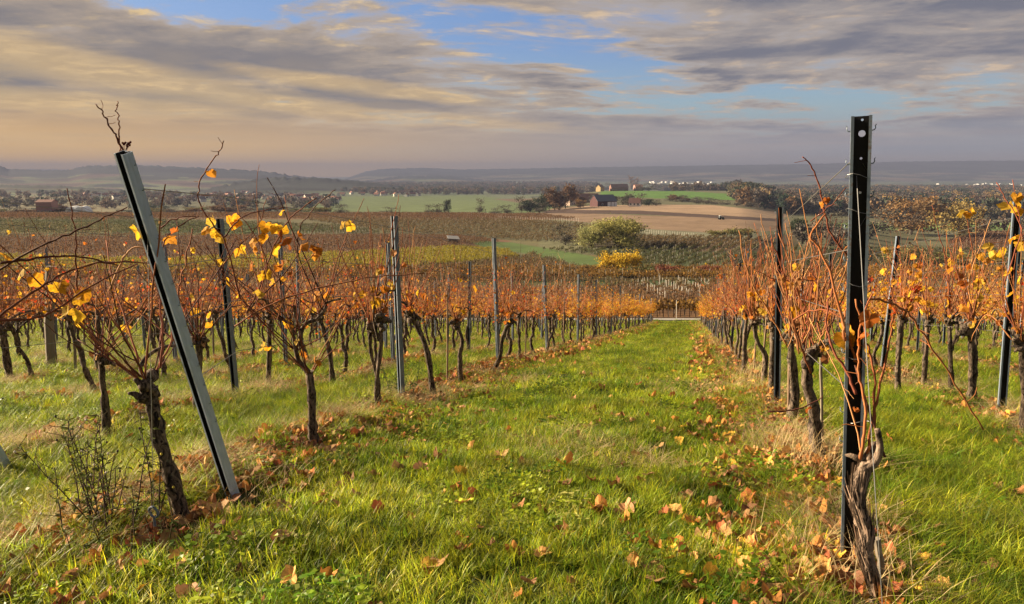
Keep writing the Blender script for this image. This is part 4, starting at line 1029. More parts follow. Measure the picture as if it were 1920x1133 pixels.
if rest:
    def joined(ms, name):
        import bmesh
        bm = bmesh.new()
        for i, me in enumerate(ms):
            n0 = len(bm.faces); bm.from_mesh(me); bm.faces.ensure_lookup_table()
            for f in bm.faces[n0:]: f.material_index = i
        out = bpy.data.meshes.new(name); bm.to_mesh(out); bm.free(); return out
    src = [(joined(p, 'vine_%d' % i), [M_bark, M_cane, M_leaf]) for i, p in enumerate(SPARSE[:3]+DENSE+LUSH[:3])]
    N = len(rest); pts = [(X, yy, g1(X, yy)) for yy, k, j, X in rest]
    rot = np.stack([np.zeros(N), np.zeros(N), -ANG+rng.choice([0, math.pi], N)+rng.normal(0, .1, N)], -1)
    s = rng.uniform(.92, 1.06, N); o = scatter('far_vine_rows', pts, rot, np.stack([s, s, s], -1), np.where((np.array([r[0] for r in rest]) > 32) & (rng.random(N) < .7), rng.integers(len(src)-3, len(src), N), rng.integers(0, len(src)-3, N)), src)
    if len(posts) > 285:
        pm = POSTMESH[0]; N = len(posts)-285; q = posts[285:]
        scatter('far_trellis_posts', [(rowx(k, Y), Y, g1(rowx(k, Y), Y)-.1) for Y, k, j in q], np.stack([rng.normal(0, .02, N), rng.normal(0, .02, N), rng.uniform(0, 1.5, N)], -1), np.ones((N, 3)), np.zeros(N), [(pm, [M_metal, M_innershade])])

# ------------------------------------------------------------------ fallen leaves
FL = []
for i in range(12):
    r_ = random.Random(500+i); b = MB(); vs, fs = leafshape(r_, 1.0, r_.choice([.35, .6, .95]), False); k = (BRN+ORA+BRN+YEL)[(i*5) % 17 % len(BRN+ORA+BRN+YEL)]
    k = [(.35, .165, .065), (.25, .11, .04), (.48, .21, .05), (.42, .14, .035), (.64, .36, .05), (.33, .19, .08), (.20, .09, .045), (.38, .22, .09), (.34, .10, .04), (.60, .33, .10), (.44, .23, .11), (.26, .13, .07)][i]
    b.add([(x_, y_-.3, z_) for x_, y_, z_ in vs], fs, k)
    b.tube([(0, -.3, 0), (.03, -.5, .03), (.1, -.68, .12)], .012, 3, (.3, .1, .04), cap=False)
    me = b.mesh('fallen_leaf'); me.materials.append(M_dry); FL.append(me)
FLW = ['tan brown', 'dark brown', 'orange', 'rusty orange', 'yellow', 'pale tan', 'dark brown', 'pale tan', 'red brown', 'yellow orange', 'brown', 'brown']
leafspots = [(822, 868), (790, 888), (1020, 893), (1152, 918), (1275, 775), (1170, 792), (1240, 815), (1255, 818), (1110, 775), (1105, 805), (940, 862), (745, 888), (575, 850), (610, 850), (490, 890), (505, 880), (475, 905), (565, 925), (530, 965),
    (370, 968), (415, 970), (440, 1022), (270, 1028), (320, 1028), (355, 1128), (530, 1015), (115, 918), (230, 740), (65, 745), (300, 750), (735, 820), (700, 835), (680, 845), (720, 812), (1365, 825), (1350, 830), (1380, 840), (1375, 850), (1475, 955), (1490, 948),
    (1412, 1002), (1335, 990), (1340, 958), (1332, 965), (1400, 945), (1468, 1010), (1480, 1012), (1548, 1100), (1510, 1092), (1512, 1105), (1700, 1115), (1905, 935), (1650, 890), (1660, 885), (1880, 928), (1565, 1010), (1560, 1000), (1550, 1035), (1390, 770),
    (1300, 885), (1315, 882), (1110, 965), (1125, 968), (1172, 970), (1060, 880), (1055, 912), (1200, 912), (960, 945), (1345, 1005), (805, 1078), (815, 1072), (1285, 938), (1410, 860), (1420, 868), (1435, 880), (1440, 895), (1460, 890), (1485, 905), (1500, 915), (1380, 880), (1372, 900), (1400, 905), (1430, 925), (1450, 935), (1520, 960), (1535, 975), (1525, 1050), (1540, 1060), (1500, 1040), (885, 848), (905, 800), (925, 778), (1010, 800), (1035, 790), (1295, 710), (520, 735), (535, 735), (240, 738), (410, 760), (425, 762)]
LGp = 'fallen vine leaves lying in the grass'
def nearname(px, py):
    marks = [(440, 935, 'the leaning steel post'), (590, 850, 'the sawn-off vine stump'), (345, 985, 'the dark leaning vine'), (757, 752, 'the tallest dark post'), (1456, 770, 'the second right post'), (1535, 885, 'the thick orange-caned vine'),
             (1590, 1065, 'the near black post'), (1655, 1100, 'the old pale vine'), (1875, 785, 'the right leaning post'), (810, 741, 'the crooked vine'), (30, 885, 'the cut-off leaning post'), (290, 980, 'the ground anchor'), (1820, 765, 'the stout vine')]
    d, nm = min((math.hypot((px-a)*.7, py-c_), n_) for a, c_, n_ in marks)
    if d < 55: return 'right at the foot of '+nm
    if d < 150: return 'a little away from '+nm
    if 600 < px < 1400: return 'on the near grass lane' if py > 950 else 'half way up the grass lane' if py > 780 else 'on the far part of the grass lane'
    return 'among the grass near '+nm
def fleaf(X, Y, s, i, lift=.03):
    o = bpy.data.objects.new('fallen_leaf', FL[i]); COL.objects.link(o); o.location = (X, Y, g1(X, Y)+lift)
    o.rotation_euler = (rnd.gauss(-.08, .25), rnd.gauss(0, .28), rnd.uniform(0, 6.28)); o.scale = (s, s, s)
    px, py = proj(np.array(X), np.array(Y), np.array(g1(X, Y)))
    tag(o, '%s %s vine leaf lying %s' % ('large' if s > .12 else 'small' if s < .085 else 'curled', FLW[i], nearname(float(px), float(py))), 'leaf', LGp)
nl = 0
for px, py in leafspots:
    p = hit(px, py, 2.2, 60); fleaf(p.x, p.y, rnd.uniform(.085, .135), rnd.choice([0, 1, 2, 3, 5, 5, 7, 9, 10, 4, 11]), .03); nl += 1
while nl < 296:
    Y = rnd.uniform(2.4, 9.5); q = rnd.random()
    if q < .46: X = rowx(1, Y)+rnd.gauss(-.32, .26)
    elif q < .80: X = rowx(-1, Y)+rnd.gauss(.22, .28)
    elif q < .87: X = rowx(2, Y)+rnd.gauss(0, .4)
    elif q < .95: X = rowx(-2, Y)+rnd.gauss(0, .4)
    else: X = rnd.uniform(-.7, .7)*Y
    if not inview(X, Y, g1(X, Y), 0): continue
    fleaf(X, Y, rnd.uniform(.06, .115), rnd.choice([0, 1, 2, 3, 5, 6, 7, 7, 9, 10, 11, 11, 0, 4]), .02); nl += 1
def leafcloud(name, n, y0, y1, smin, smax):
    Y = rng.uniform(y0, y1, n); k = rng.choice([-4, -3, -2, -1, -1, -1, -1, 1, 1, 1, 1, 2, 2, 3, 4, 5], n)
    X = np.array([ROWC[i] for i in k])+M*Y+rng.normal(0, .30, n)+np.where(k == 1, -.22, np.where(k == -1, .2, 0))
    lo = rng.random(n) < .05; X = np.where(lo, rng.uniform(-.7, .7, n)*Y, X)
    px, py = proj(X, Y, G(X, Y)); m_ = (px > -30) & (px < 1950); X, Y = X[m_], Y[m_]; n = len(X); s = rng.uniform(smin, smax, n)
    scatter(name, np.stack([X, Y, G(X, Y)+.02+rng.uniform(-.01, .02, n)], -1), np.stack([rng.normal(0, .35, n), rng.normal(0, .35, n), rng.uniform(0, 6.28, n)], -1), np.stack([s, s, s], -1), rng.integers(0, len(FL), n), [(m, [M_dry]) for m in FL])
leafcloud('leaf_litter', 9000, 2.4, 13, .045, .10)
leafcloud('leaf_litter_far', 9000, 12, 60, .09, .17)

# ------------------------------------------------------------------ weeds
def weed(base, label, seed, h, stems, leafy, stemc, leafc, seeds=True, spread=.16, name='weed'):
    r_ = random.Random(seed); root = empty(name, base); tag(root, label, 'weed')
    sb = MB(); lb = MB(); hb = MB()
    for _ in range(stems):
        p0 = Vector((r_.gauss(0, spread*.35), r_.gauss(0, spread*.35), -.02)); hh = h*r_.uniform(.55, 1)
        cp = canepts(r_, p0, Vector((r_.gauss(0, .22), r_.gauss(0, .22), 1)), hh, .05, .12); n = len(cp)
        sb.tube(cp, [.0045*(1-.6*i/n) for i in range(n)], 4, stemc)
        for j in range(2, n):
            if r_.random() < .5:
                sp = canepts(r_, cp[j], Vector((r_.gauss(0, 1), r_.gauss(0, 1), .7)), r_.uniform(.04, .14), .03, .2); sb.tube(sp, .0016, 3, stemc, cap=False)
                if seeds and r_.random() < .6:
                    e = sp[-1]; hb.tube([e, e+Vector((0, 0, .006)), e+Vector((0, 0, .013))], [.003, .007, .002], 5, r_.choice([(.05, .03, .02), (.55, .5, .4), (.5, .4, .04)]))
            for _k in range(leafy):
                if r_.random() < .6:
                    L = r_.uniform(.02, .045); a = r_.uniform(0, 6.28); q = cp[j]; d = Vector((math.cos(a), math.sin(a), r_.uniform(-.3, .6))).normalized(); s = Vector((-d.y, d.x, 0))*L*.22; kk = r_.uniform(.7, 1.3)
                    lb.add([q, q+d*L*.5+s, q+d*L-Vector((0, 0, L*.2)), q+d*L*.5-s], [(0, 1, 2, 3)], tuple(c*kk for c in leafc))
    tag(linkobj('stems', sb.mesh('stems'), root, [M_cane]), kind='stuff')
    if lb.v: linkobj('foliage', lb.mesh('foliage'), root, [M_leaf])
    if hb.v: linkobj('seed_heads', hb.mesh('seed_heads'), root, [M_attr])
    return root
weed(gb(212, 1000, 3.5), 'tall dark-stemmed seeding weed left of the dark leaning vine', 1, .66, 18, 7, (.05, .03, .025), (.09, .12, .02), spread=.34)
weed(gb(170, 965, 3.7), 'thinner seeding weed on the far left side of the tall dark one', 2, .60, 6, 3, (.08, .04, .03), (.10, .10, .02))
weed(gb(255, 1040, 3.3), 'low bushy weed just in front of the ground anchor', 3, .22, 14, 6, (.09, .06, .03), (.09, .13, .02), False, .35)
weed(gb(742, 725, 8.0), 'dark green leafy weed at the foot of the tallest dark post', 4, .38, 16, 7, (.05, .07, .02), (.045, .085, .02), False, .4)
weed(gb(1372, 680, 10.8), 'small dark green weed at the foot of the right row', 5, .4, 12, 6, (.05, .07, .02), (.045, .085, .02), False, .3)
weed(gb(230, 690, 9.5), 'brown withered weed between the wooden post and the leaning post', 6, .42, 12, 5, (.14, .09, .04), (.20, .12, .04), True, .4)
# tall pale straw standing round the trunks of the right row
b = MB(); r_ = random.Random(4)
for (px_, py_, Y, n_, h_) in ((1405, 712, 9.3, 60, .50), (1545, 900, 4.7, 90, .34), (1500, 870, 5.2, 70, .32), (1440, 830, 5.8, 40, .24), (1690, 690, 9.6, 50, .4), (1560, 1075, 3.1, 60, .25), (100, 870, 5.3, 80, .2), (350, 770, 7.2, 60, .22), (470, 745, 8.2, 60, .25), (500, 735, 8.9, 60, .3), (470, 915, 4.3, 80, .16), (390, 1000, 3.6, 70, .1), (1640, 1120, 2.8, 60, .25)):
    c = gb(px_, py_, Y)
    for _ in range(n_*2):
        ox, oy = r_.gauss(0, .14), r_.gauss(0, .18); b0_ = len(b.v); blade(b, 0, 0, h_*r_.uniform(.5, 1.25), .0035, r_.uniform(0, 6.28), r_.uniform(.2, 1.6), r_.choice([(.55, .42, .20), (.62, .50, .28), (.42, .29, .13)]), 1, 4)
        z_ = g1(c.x+ox, c.y+oy)
        for i in range(b0_, len(b.v)): v = b.v[i]; b.v[i] = (v[0]+c.x+ox, v[1]+c.y+oy, v[2]+z_)
tag(linkobj('tall_straw', b.mesh('tall_straw'), None, [M_straw]), kind='stuff')

# ------------------------------------------------------------------ vineyards across the dip
def clump(seed, kind):
    r_ = random.Random(seed); b = MB(); cols = {'rust': [(.25, .14, .075), (.19, .12, .065), (.28, .17, .08)], 'yellow': [(.50, .42, .04), (.42, .38, .04), (.34, .29, .04)], 'brown': [(.22, .16, .08), (.16, .12, .06), (.26, .19, .08)],
        'green': [(.12, .14, .055), (.16, .15, .06), (.10, .11, .045)], 'gold': [(.40, .22, .03), (.30, .17, .035), (.20, .12, .04)]}[kind]
    for s in (-.45, .45): b.tube([(0, s, -.1), (r_.gauss(0, .03), s, .75)], .035, 3, (.04, .03, .02), cap=False)
    if seed % 2: b.tube([(0, 0, 0), (0, 0, 1.75)], .035, 3, (.55, .52, .46))
    for _ in range(14): p = Vector((r_.gauss(0, .1), r_.uniform(-.8, .8), .7)); b.tube([p, p+Vector((r_.gauss(0, .12), r_.gauss(0, .15), r_.uniform(.3, .9)))], .014, 3, r_.choice(cols), cap=False)
    for _ in range(46 if kind in ('yellow', 'gold') else 26):
        c = Vector((r_.gauss(0, .14), r_.uniform(-.85, .85), r_.uniform(.6, 1.35))); s = r_.uniform(.05, .12); m_ = Euler((r_.uniform(0, 6), r_.uniform(0, 6), r_.uniform(0, 6))).to_matrix()
        b.add([c+m_ @ Vector(q)*s for q in ((-1, -1, 0), (1, -1, 0), (1, 1, 0), (-1, 1, 0))], [(0, 1, 2, 3)], r_.choice(cols))
    b.c = [tuple(x*.66 for x in c) for c in b.c]
    return (b.mesh('vine_clump'), [M_leaf])
CLUMP = {k: [clump(900+i, k) for i in range(4)] for k in ('rust', 'yellow', 'brown', 'green', 'gold')}
def vineyard(name, poly, y0, y1, deg, sp, st, kind, thin=0.0, sz=1.0):
    a = R(deg); pp = np.array(poly, float); u0, u1 = (pp[:, 0].min()-960)/F/.985, (pp[:, 0].max()-960)/F/.985
    u0, u1 = max(u0, -.75), min(u1, .75); x0, x1 = min(u0*y1, u0*y0), max(u1*y1, u1*y0); D = math.hypot(x1-x0, y1-y0)/2+5; cx, cy_ = (x0+x1)/2, (y0+y1)/2
    s, t = np.meshgrid(np.arange(-D, D, sp), np.arange(-D, D, st)); s = s.ravel(); t = t.ravel()
    X = cx+s*math.cos(a)+t*math.sin(a); Y = cy_-s*math.sin(a)+t*math.cos(a)
    k = (Y > y0) & (Y < y1); X, Y = X[k], Y[k]; Z = G(X, Y); px, py = proj(X, Y, Z)
    k = inpoly(px, py, poly) & (px > -40) & (px < 1960) & (rng.random(len(X)) > thin); X, Y, Z = X[k], Y[k], Z[k]; n = len(X)
    if not n: return
    q = rng.uniform(.8, 1.15, n)*sz
    scatter(name, np.stack([X, Y, Z], -1), np.stack([rng.normal(0, .05, n), rng.normal(0, .05, n), np.full(n, -a)+rng.choice([0, math.pi], n)], -1), np.stack([q, q*st/1.6, q*rng.uniform(.85, 1.1, n)], -1), rng.integers(0, 4, n), CLUMP[kind])
vineyard('vineyard_past_road', [(-100, 585), (2000, 585), (2000, 606), (-100, 606)], 67.5, 74, 90, 2.2, 1.5, 'gold')
vineyard('vineyard_rusty_near', [(-100, 548), (2000, 548), (2000, 592), (-100, 592)], 74, 110, 76, 2.0, 1.5, 'rust', .15)
vineyard('vineyard_young', [(1100, 535), (1450, 535), (1450, 552), (1100, 552)], 90, 150, 20, 2.2, 1.5, 'brown', .4)
vineyard('vineyard_ochre', [(-100, 508), (2000, 508), (2000, 527), (-100, 527)], 100, 200, 80, 2.2, 1.5, 'gold', .12)
vineyard('vineyard_dark_slope', [(1000, 470), (1160, 470), (1290, 462), (1900, 470), (1900, 505), (1200, 503), (1110, 480)], 140, 330, 24, 3.2, 1.6, 'green', .12)
vineyard('vineyard_brown_middle', [(1190, 445), (1430, 448), (1420, 466), (1200, 466)], 180, 420, 24, 2.4, 1.8, 'brown', .1)
vineyard('vineyard_yellow', [(-100, 480), (300, 492), (640, 480), (860, 467), (950, 472), (970, 486), (900, 493), (700, 513), (300, 518), (-100, 522)], 120, 320, 60, 2.0, 1.4, 'yellow', .03)
vineyard('vineyard_brown_below', [(-100, 522), (700, 514), (900, 495), (1000, 480), (1110, 514), (1110, 530), (-100, 530)], 90, 260, 60, 2.7, 1.5, 'brown', .12)
vineyard('vineyard_rusty_left', [(-100, 442), (860, 444), (940, 454), (860, 465), (600, 480), (300, 488), (-100, 476)], 150, 380, 60, 2.9, 1.7, 'rust', .15)
vineyard('vineyard_green_left', [(-100, 412), (250, 412), (640, 425), (740, 440), (-100, 441)], 190, 480, 18, 3.6, 2.0, 'green', .1)
vineyard('vineyard_brown_hill', [(560, 411), (950, 412), (1190, 428), (1190, 462), (960, 452), (860, 442), (740, 438), (640, 424)], 190, 480, 18, 3.4, 2.0, 'brown', .1)
vineyard('vineyard_orange_crest', [(-100, 401), (1000, 402), (1090, 412), (560, 411), (-100, 411)], 300, 520, 30, 2.6, 2.0, 'rust', .05)
vineyard('vineyard_red_right', [(1780, 450), (1850, 436), (2100, 430), (2100, 470), (1780, 470)], 200, 600, 40, 2.6, 2.0, 'rust', .05)

# pale stakes of a young planting, seen between the rows
SGr = 'white stakes of the young vineyard beyond the road'
sm = MB(); sm.tube([(0, 0, -.1), (0, 0, 1.35)], .042, 5, (1, 1, 1)); SME = sm.mesh('white_stake'); SME.materials.append(M_white)
def stake(px, py, y0, y1, s, label, grp):
    p = hit(px, py, y0, y1); o = bpy.data.objects.new('white_stake', SME); COL.objects.link(o); o.location = p; o.rotation_euler = (rnd.gauss(0, .04), rnd.gauss(0, .05), 0); o.scale = (s[0], s[0], s[1]); tag(o, label, 'stake', grp)
for (xa, ya, xb, yb, n_, nm) in ((1196, 543, 1246, 571, 12, 'leftmost'), (1237, 540, 1290, 566, 13, 'middle'), (1271, 538, 1313, 556, 10, 'right of the middle'), (1309, 538, 1328, 545, 4, 'rightmost')):
    for i in range(n_):
        t = (i+rnd.uniform(-.2, .2))/max(1, n_-1); stake(xa+(xb-xa)*t, ya+(yb-ya)*t, 70, 300, (1, rnd.uniform(1.1, 1.4)), 'short white stake in the %s slanting line of stakes beyond the road' % nm, SGr)
stake(1268, 604, 66, 100, (.7, 1.25), 'single pale post in the first vineyard line just past the road', SGr)
for i in range(26): t = i/25; stake(548+150*t+rnd.uniform(-1, 1), 441-4*t, 180, 480, (1.2, 1.0), 'pale stake in the thin line across the green left hillside', 'pale stakes on the green left hillside')
for i in range(34): t = i/33; stake(935+150*t, 411+5*t+rnd.uniform(-.5, .5), 200, 560, (1.8, 1.3), 'whitish stake in the crest line of the brown vineyard hill', 'whitish stakes along the crest')
for i in range(24): t = i/23; stake(1200+100*t, 437+8*t, 200, 560, (1.4, 1.1), 'grey stake in the row right of the round willow', 'grey stakes right of the willow')

# ------------------------------------------------------------------ trees
def tree_mesh(seed, shape, cols, leaves=900, ls=.05, bare=0.0, tw=.28, twigc=(.14, .11, .085)):
    """unit tree: 1 high, about 1 wide; crown of leaf cards gathered in clumps along real limbs"""
    r_ = random.Random(seed); tb = MB(); cb = MB()
    th = {'round': .18, 'bush': .04, 'willow': .14, 'column': .10, 'conifer': .06}[shape]; tr = .022 if shape != 'bush' else .012
    pts = [Vector((r_.gauss(0, .008)*i, r_.gauss(0, .008)*i, -.03+th*1.9*i/5)) for i in range(6)]
    tb.tube(pts, [tr*(1.3-.16*i) for i in range(6)], 6, (.1, .08, .06))
    centres = []; nl = 12 if shape != 'bush' else 14
    for i in range(nl):
        a = 2.4*i+r_.uniform(-.4, .4)
        if shape == 'column': tgt = Vector((math.cos(a)*.09, math.sin(a)*.09, .15+.8*i/nl))
        elif shape == 'conifer': hh = .1+.85*i/nl; w_ = .30*(1-hh)+.03; tgt = Vector((math.cos(a)*w_, math.sin(a)*w_, hh))
        elif shape == 'bush': w_ = r_.uniform(.15, .42); tgt = Vector((math.cos(a)*w_, math.sin(a)*w_, r_.uniform(.3, .85)*(1.15-w_)))
        else: w_ = r_.uniform(.12, .36); el = r_.uniform(.14, .88); tgt = Vector((math.cos(a)*w_*(1.2-abs(el-.55)), math.sin(a)*w_*(1.2-abs(el-.55)), el))
        s_ = pts[r_.randrange(2, 6)] if shape != 'bush' else pts[1]
        mid_ = s_.lerp(tgt, .5)+Vector((0, 0, .06 if shape != 'conifer' else 0)); tb.tube([s_, mid_, tgt], [tr*.45, tr*.3, tr*.12], 4, (.1, .08, .06)); centres.append(tgt)
        for _ in range(5):
            e = tgt+Vector((r_.gauss(0, .09), r_.gauss(0, .09), r_.gauss(.03, .08))); tb.tube([mid_.lerp(tgt, r_.random()), e], [tr*.14, tr*.05], 3, twigc, cap=False)
            if bare:
                for _ in range(4): f = e+Vector((r_.gauss(0, .05), r_.gauss(0, .05), r_.gauss(.03, .04))); tb.tube([e, f], [tr*.06, tr*.03], 3, twigc, cap=False)
            centres.append(e)
    rr = {'round': .075, 'bush': .085, 'willow': .075, 'column': .035, 'conifer': .06}[shape]
    cc = [(c, r_.choice(cols), r_.uniform(.6, 1.25)) for c in centres]
    for _ in range(int(leaves*(1-bare))):
        c, k, q = r_.choice(cc); d = Vector((r_.gauss(0, 1), r_.gauss(0, 1), r_.gauss(0, .85)))*rr
        if shape == 'willow': d.z -= abs(r_.gauss(0, .07))
        p = c+d
        if p.z < .015: continue
        s = ls*r_.uniform(.5, 1.2)*.5; m_ = Euler((r_.uniform(0, 6), r_.uniform(0, 6), r_.uniform(0, 6))).to_matrix(); qq = q*r_.uniform(.75, 1.2)
        cb.add([p+m_ @ Vector(v)*s for v in ((-1, -.6, 0), (1, -.7, 0), (.9, .8, 0), (-.8, .9, .2))], [(0, 1, 2, 3)], tuple(c_*qq for c_ in k))
    t = tb.mesh('trunk'); t.materials.append(M_treebark); cr = cb.mesh('crown'); cr.materials.append(M_foliage); return t, cr
TK = {
 'willow': tree_mesh(1, 'willow', [(.27, .26, .085), (.22, .23, .075), (.33, .30, .085)], 9000, .028),
 'willow_grey': tree_mesh(2, 'willow', [(.34, .34, .15), (.27, .29, .12), (.40, .38, .15)], 4600, .035),
 'gold_bush': tree_mesh(3, 'bush', [(.62, .40, .02), (.50, .32, .03), (.70, .50, .04)], 2600, .05),
 'olive_bush': tree_mesh(4, 'bush', [(.12, .12, .04), (.09, .10, .03), (.16, .12, .04)], 1500, .06),
 'red_bush': tree_mesh(5, 'bush', [(.20, .06, .035), (.16, .06, .04)], 1300, .05, .15, twigc=(.2, .08, .05)),
 'rust_tree': tree_mesh(6, 'round', [(.14, .08, .045), (.11, .065, .04), (.18, .10, .045)], 2200, .05),
 'grey_tree': tree_mesh(7, 'round', [(.11, .10, .08), (.09, .085, .06)], 900, .05, .35),
 'dark_tree': tree_mesh(8, 'round', [(.035, .05, .025), (.05, .06, .03)], 1600, .06),
 'orange_tree': tree_mesh(9, 'round', [(.25, .14, .055), (.20, .12, .05), (.18, .125, .065)], 2800, .042),
 'yellow_tree': tree_mesh(10, 'round', [(.36, .26, .08), (.30, .22, .07), (.25, .19, .07)], 2800, .042),
 'poplar': tree_mesh(11, 'column', [(.26, .16, .09), (.20, .14, .09)], 600, .04, .2),
 'conifer': tree_mesh(12, 'conifer', [(.025, .045, .03), (.035, .055, .03)], 1100, .06),
 'bare_tree': tree_mesh(13, 'round', [(.14, .08, .04)], 60, .04, .6, twigc=(.06, .045, .035)),
}
def tree(kind, px, py, wpx, hpx, label, y0=80, y1=5000, cat='tree', name=None):
    p = hit(px, py, y0, y1); h = hpx/F*p.y; w_ = wpx/F*p.y*1.22
    root = empty(name or ('bush' if 'bush' in kind else 'tree'), p, rnd.uniform(0, 6.28)); sx = w_ if 'poplar' not in kind else w_*3.4; root.scale = (sx, sx, h/ .98)
    tag(root, label, cat)
    for me in TK[kind]: linkobj(me.name.split('.')[0], me, root)
    return root
tree('willow', 1155, 463, 92, 54, 'big round yellow-green willow on the slope, right half of the pair', 150)
tree('willow_grey', 1108, 463, 60, 42, 'paler grey-green willow leaning on the big willow from the left', 150)
tree('grey_tree', 1060, 460, 50, 42, 'leafless brownish thicket tree left of the pale willow', 150)
tree('gold_bush', 1150, 511, 44, 44, 'bright golden yellow bush below the willows', 100, 400, 'bush')
tree('gold_bush', 1184, 511, 30, 46, 'second golden yellow bush touching the first on its right', 100, 400, 'bush')
tree('olive_bush', 1205, 516, 40, 20, 'low dark olive bush right of the golden bushes', 100, 400, 'bush')
tree('olive_bush', 1170, 519, 60, 14, 'low dark undergrowth bush at the foot of the golden bushes', 100, 400, 'bush')
tree('red_bush', 1248, 518, 40, 26, 'dusky red bush right of the golden bushes', 100, 400, 'bush')
tree('red_bush', 1332, 515, 44, 20, 'dusky red bush beside the tops of the right vine row', 100, 400, 'bush')
tree('olive_bush', 1290, 518, 40, 13, 'low green bush between the two dusky red bushes', 100, 400, 'bush')
tree('bare_tree', 1378, 512, 90, 62, 'dead bare tree with crooked dark branches behind the right row', 100, 400)
tree('olive_bush', 1345, 446, 34, 16, 'small dark hedge bush at the lower edge of the pale field', 200, 600, 'bush')
tree('olive_bush', 1385, 446, 44, 20, 'larger dark hedge bush at the lower edge of the pale field', 200, 600, 'bush')
tree('dark_tree', 1495, 442, 30, 36, 'small dark round evergreen seen between the right row canes', 200, 700)
tree('orange_tree', 1706, 440, 92, 66, 'large orange-brown tree beyond the second right row', 200, 700)
tree('grey_tree', 1640, 440, 80, 50, 'greyish leafless tree left of the large orange-brown tree', 200, 700)
tree('grey_tree', 1560, 436, 70, 40, 'grey thicket tree behind the bright orange canes', 200, 700)
tree('yellow_tree', 1798, 446, 74, 62, 'tall soft yellow tree beyond the second right row', 200, 700)
tree('olive_bush', 1740, 500, 130, 30, 'broad olive yellow bush in the hollow behind the second right row', 100, 500, 'bush')
tree('yellow_tree', 1690, 490, 60, 26, 'low yellowish tree in the hollow behind the right rows', 100, 500)
tree('olive_bush', 1840, 500, 100, 24, 'broad dark bush in the hollow near the picture edge', 100, 500, 'bush')
for i, (kd, px, py, w_, h_, lb_) in enumerate((
    ('dark_tree', 1003, 396, 26, 26, 'dark tree at the left end of the clump by the farm'), ('dark_tree', 1020, 396, 26, 34, 'tall dark tree in the clump left of the farm'), ('rust_tree', 1040, 395, 34, 40, 'rust brown tree in the middle of the clump by the farm'),
    ('rust_tree', 1060, 391, 32, 42, 'rust brown tree at the right end of the clump by the farm'), ('grey_tree', 1050, 394, 24, 30, 'grey bare tree inside the clump by the farm'), ('dark_tree', 1073, 378, 12, 16, 'small dark tree behind the pale farmhouse'),
    ('orange_tree', 1088, 390, 18, 15, 'little orange tree between pale farmhouse and red barn'), ('grey_tree', 1178, 386, 24, 24, 'bare tree just right of the red barn'), ('grey_tree', 1203, 385, 26, 22, 'bare tree behind the small white-gabled house'),
    ('grey_tree', 900, 402, 22, 30, 'lone grey leafless tree on the meadow edge'), ('grey_tree', 977, 399, 24, 32, 'thin leafless tree left of the dark clump'), ('grey_tree', 950, 402, 34, 18, 'low grey bush-like tree on the meadow edge'), ('grey_tree', 928, 402, 26, 12, 'low brownish tree between two leafless trees on the meadow edge'),
    ('dark_tree', 838, 400, 12, 28, 'narrow dark tree on the crest'), ('grey_tree', 822, 402, 30, 20, 'grey tree left of the narrow dark tree on the crest'), ('grey_tree', 805, 402, 24, 18, 'leftmost grey tree of the group with the narrow dark tree'), ('grey_tree', 728, 402, 40, 14, 'low grey copse on the crest'), ('grey_tree', 640, 403, 34, 20, 'grey copse at the left end of the green meadow'),
    ('dark_tree', 1118, 356, 10, 14, 'small dark tree beside the far yellow house'), ('grey_tree', 1137, 357, 16, 14, 'grey tree right of the far yellow house'), ('poplar', 1184, 356, 8, 26, 'left of two tall thin poplars behind the estate'), ('poplar', 1193, 356, 7, 22, 'right of two tall thin poplars behind the estate'),
    ('grey_tree', 1217, 358, 34, 15, 'dark copse right of the poplars'), ('grey_tree', 1235, 358, 26, 11, 'low copse furthest right of the poplars'), ('grey_tree', 1205, 358, 22, 13, 'copse just right of the poplars'), ('conifer', 1468, 402, 16, 24, 'small conifer beside the plain of woods'))):
    tree(kd, px, py, w_, h_, lb_, 420)
for kd, px, py, w_, h_, lb_ in (('dark_tree', 988, 398, 26, 24, 'low dark tree at the very left of the clump by the farm'), ('dark_tree', 1052, 388, 30, 30, 'dark tree between the rust brown trees by the farm'), ('grey_tree', 1012, 400, 30, 20, 'greyish tree in front of the dark clump by the farm'), ('dark_tree', 1095, 376, 26, 15, 'dark tree behind the long brown farm roof'), ('dark_tree', 1178, 380, 26, 15, 'dark tree behind the right end of the barn'), ('grey_tree', 1168, 385, 20, 17, 'grey tree against the right end of the dark red barn'), ('dark_tree', 1150, 383, 18, 16, 'dark tree rising behind the barn roof'), ('rust_tree', 1084, 386, 22, 22, 'rust brown tree between pale farmhouse and barn'),
    ('grey_tree', 1112, 382, 20, 18, 'grey tree behind the left gable of the barn'), ('dark_tree', 1216, 386, 20, 14, 'dark tree right of the low white house'), ('dark_tree', 1030, 392, 30, 30, 'dark tree filling the middle of the clump by the farm'), ('grey_tree', 1230, 386, 26, 12, 'low grey tree at the edge of the tan field')):
    tree(kd, px, py, w_, h_, lb_, 520)
HG = 'trees of the hedgerow behind the left crest'
for i in range(30):
    px = -10+rnd.uniform(0, 640); kd = rnd.choice(['grey_tree', 'rust_tree', 'grey_tree', 'dark_tree', 'olive_bush']); tr = tree(kd, px, rnd.uniform(396, 403), rnd.uniform(22, 46), rnd.uniform(7, 15), 'hazy '+kd.replace('_', ' ')+' in the hedgerow behind the left crest', 520); tr['group'] = HG
for i in range(30):
    px = rnd.uniform(1245, 1460); tr = tree(rnd.choice(['grey_tree', 'rust_tree', 'grey_tree']), px, 376+(px-1245)*.07+rnd.uniform(-1, 2), rnd.uniform(14, 26), rnd.uniform(8, 14), 'brown tree in the line behind the tan field', 580); tr['group'] = 'trees lined up behind the tan field'
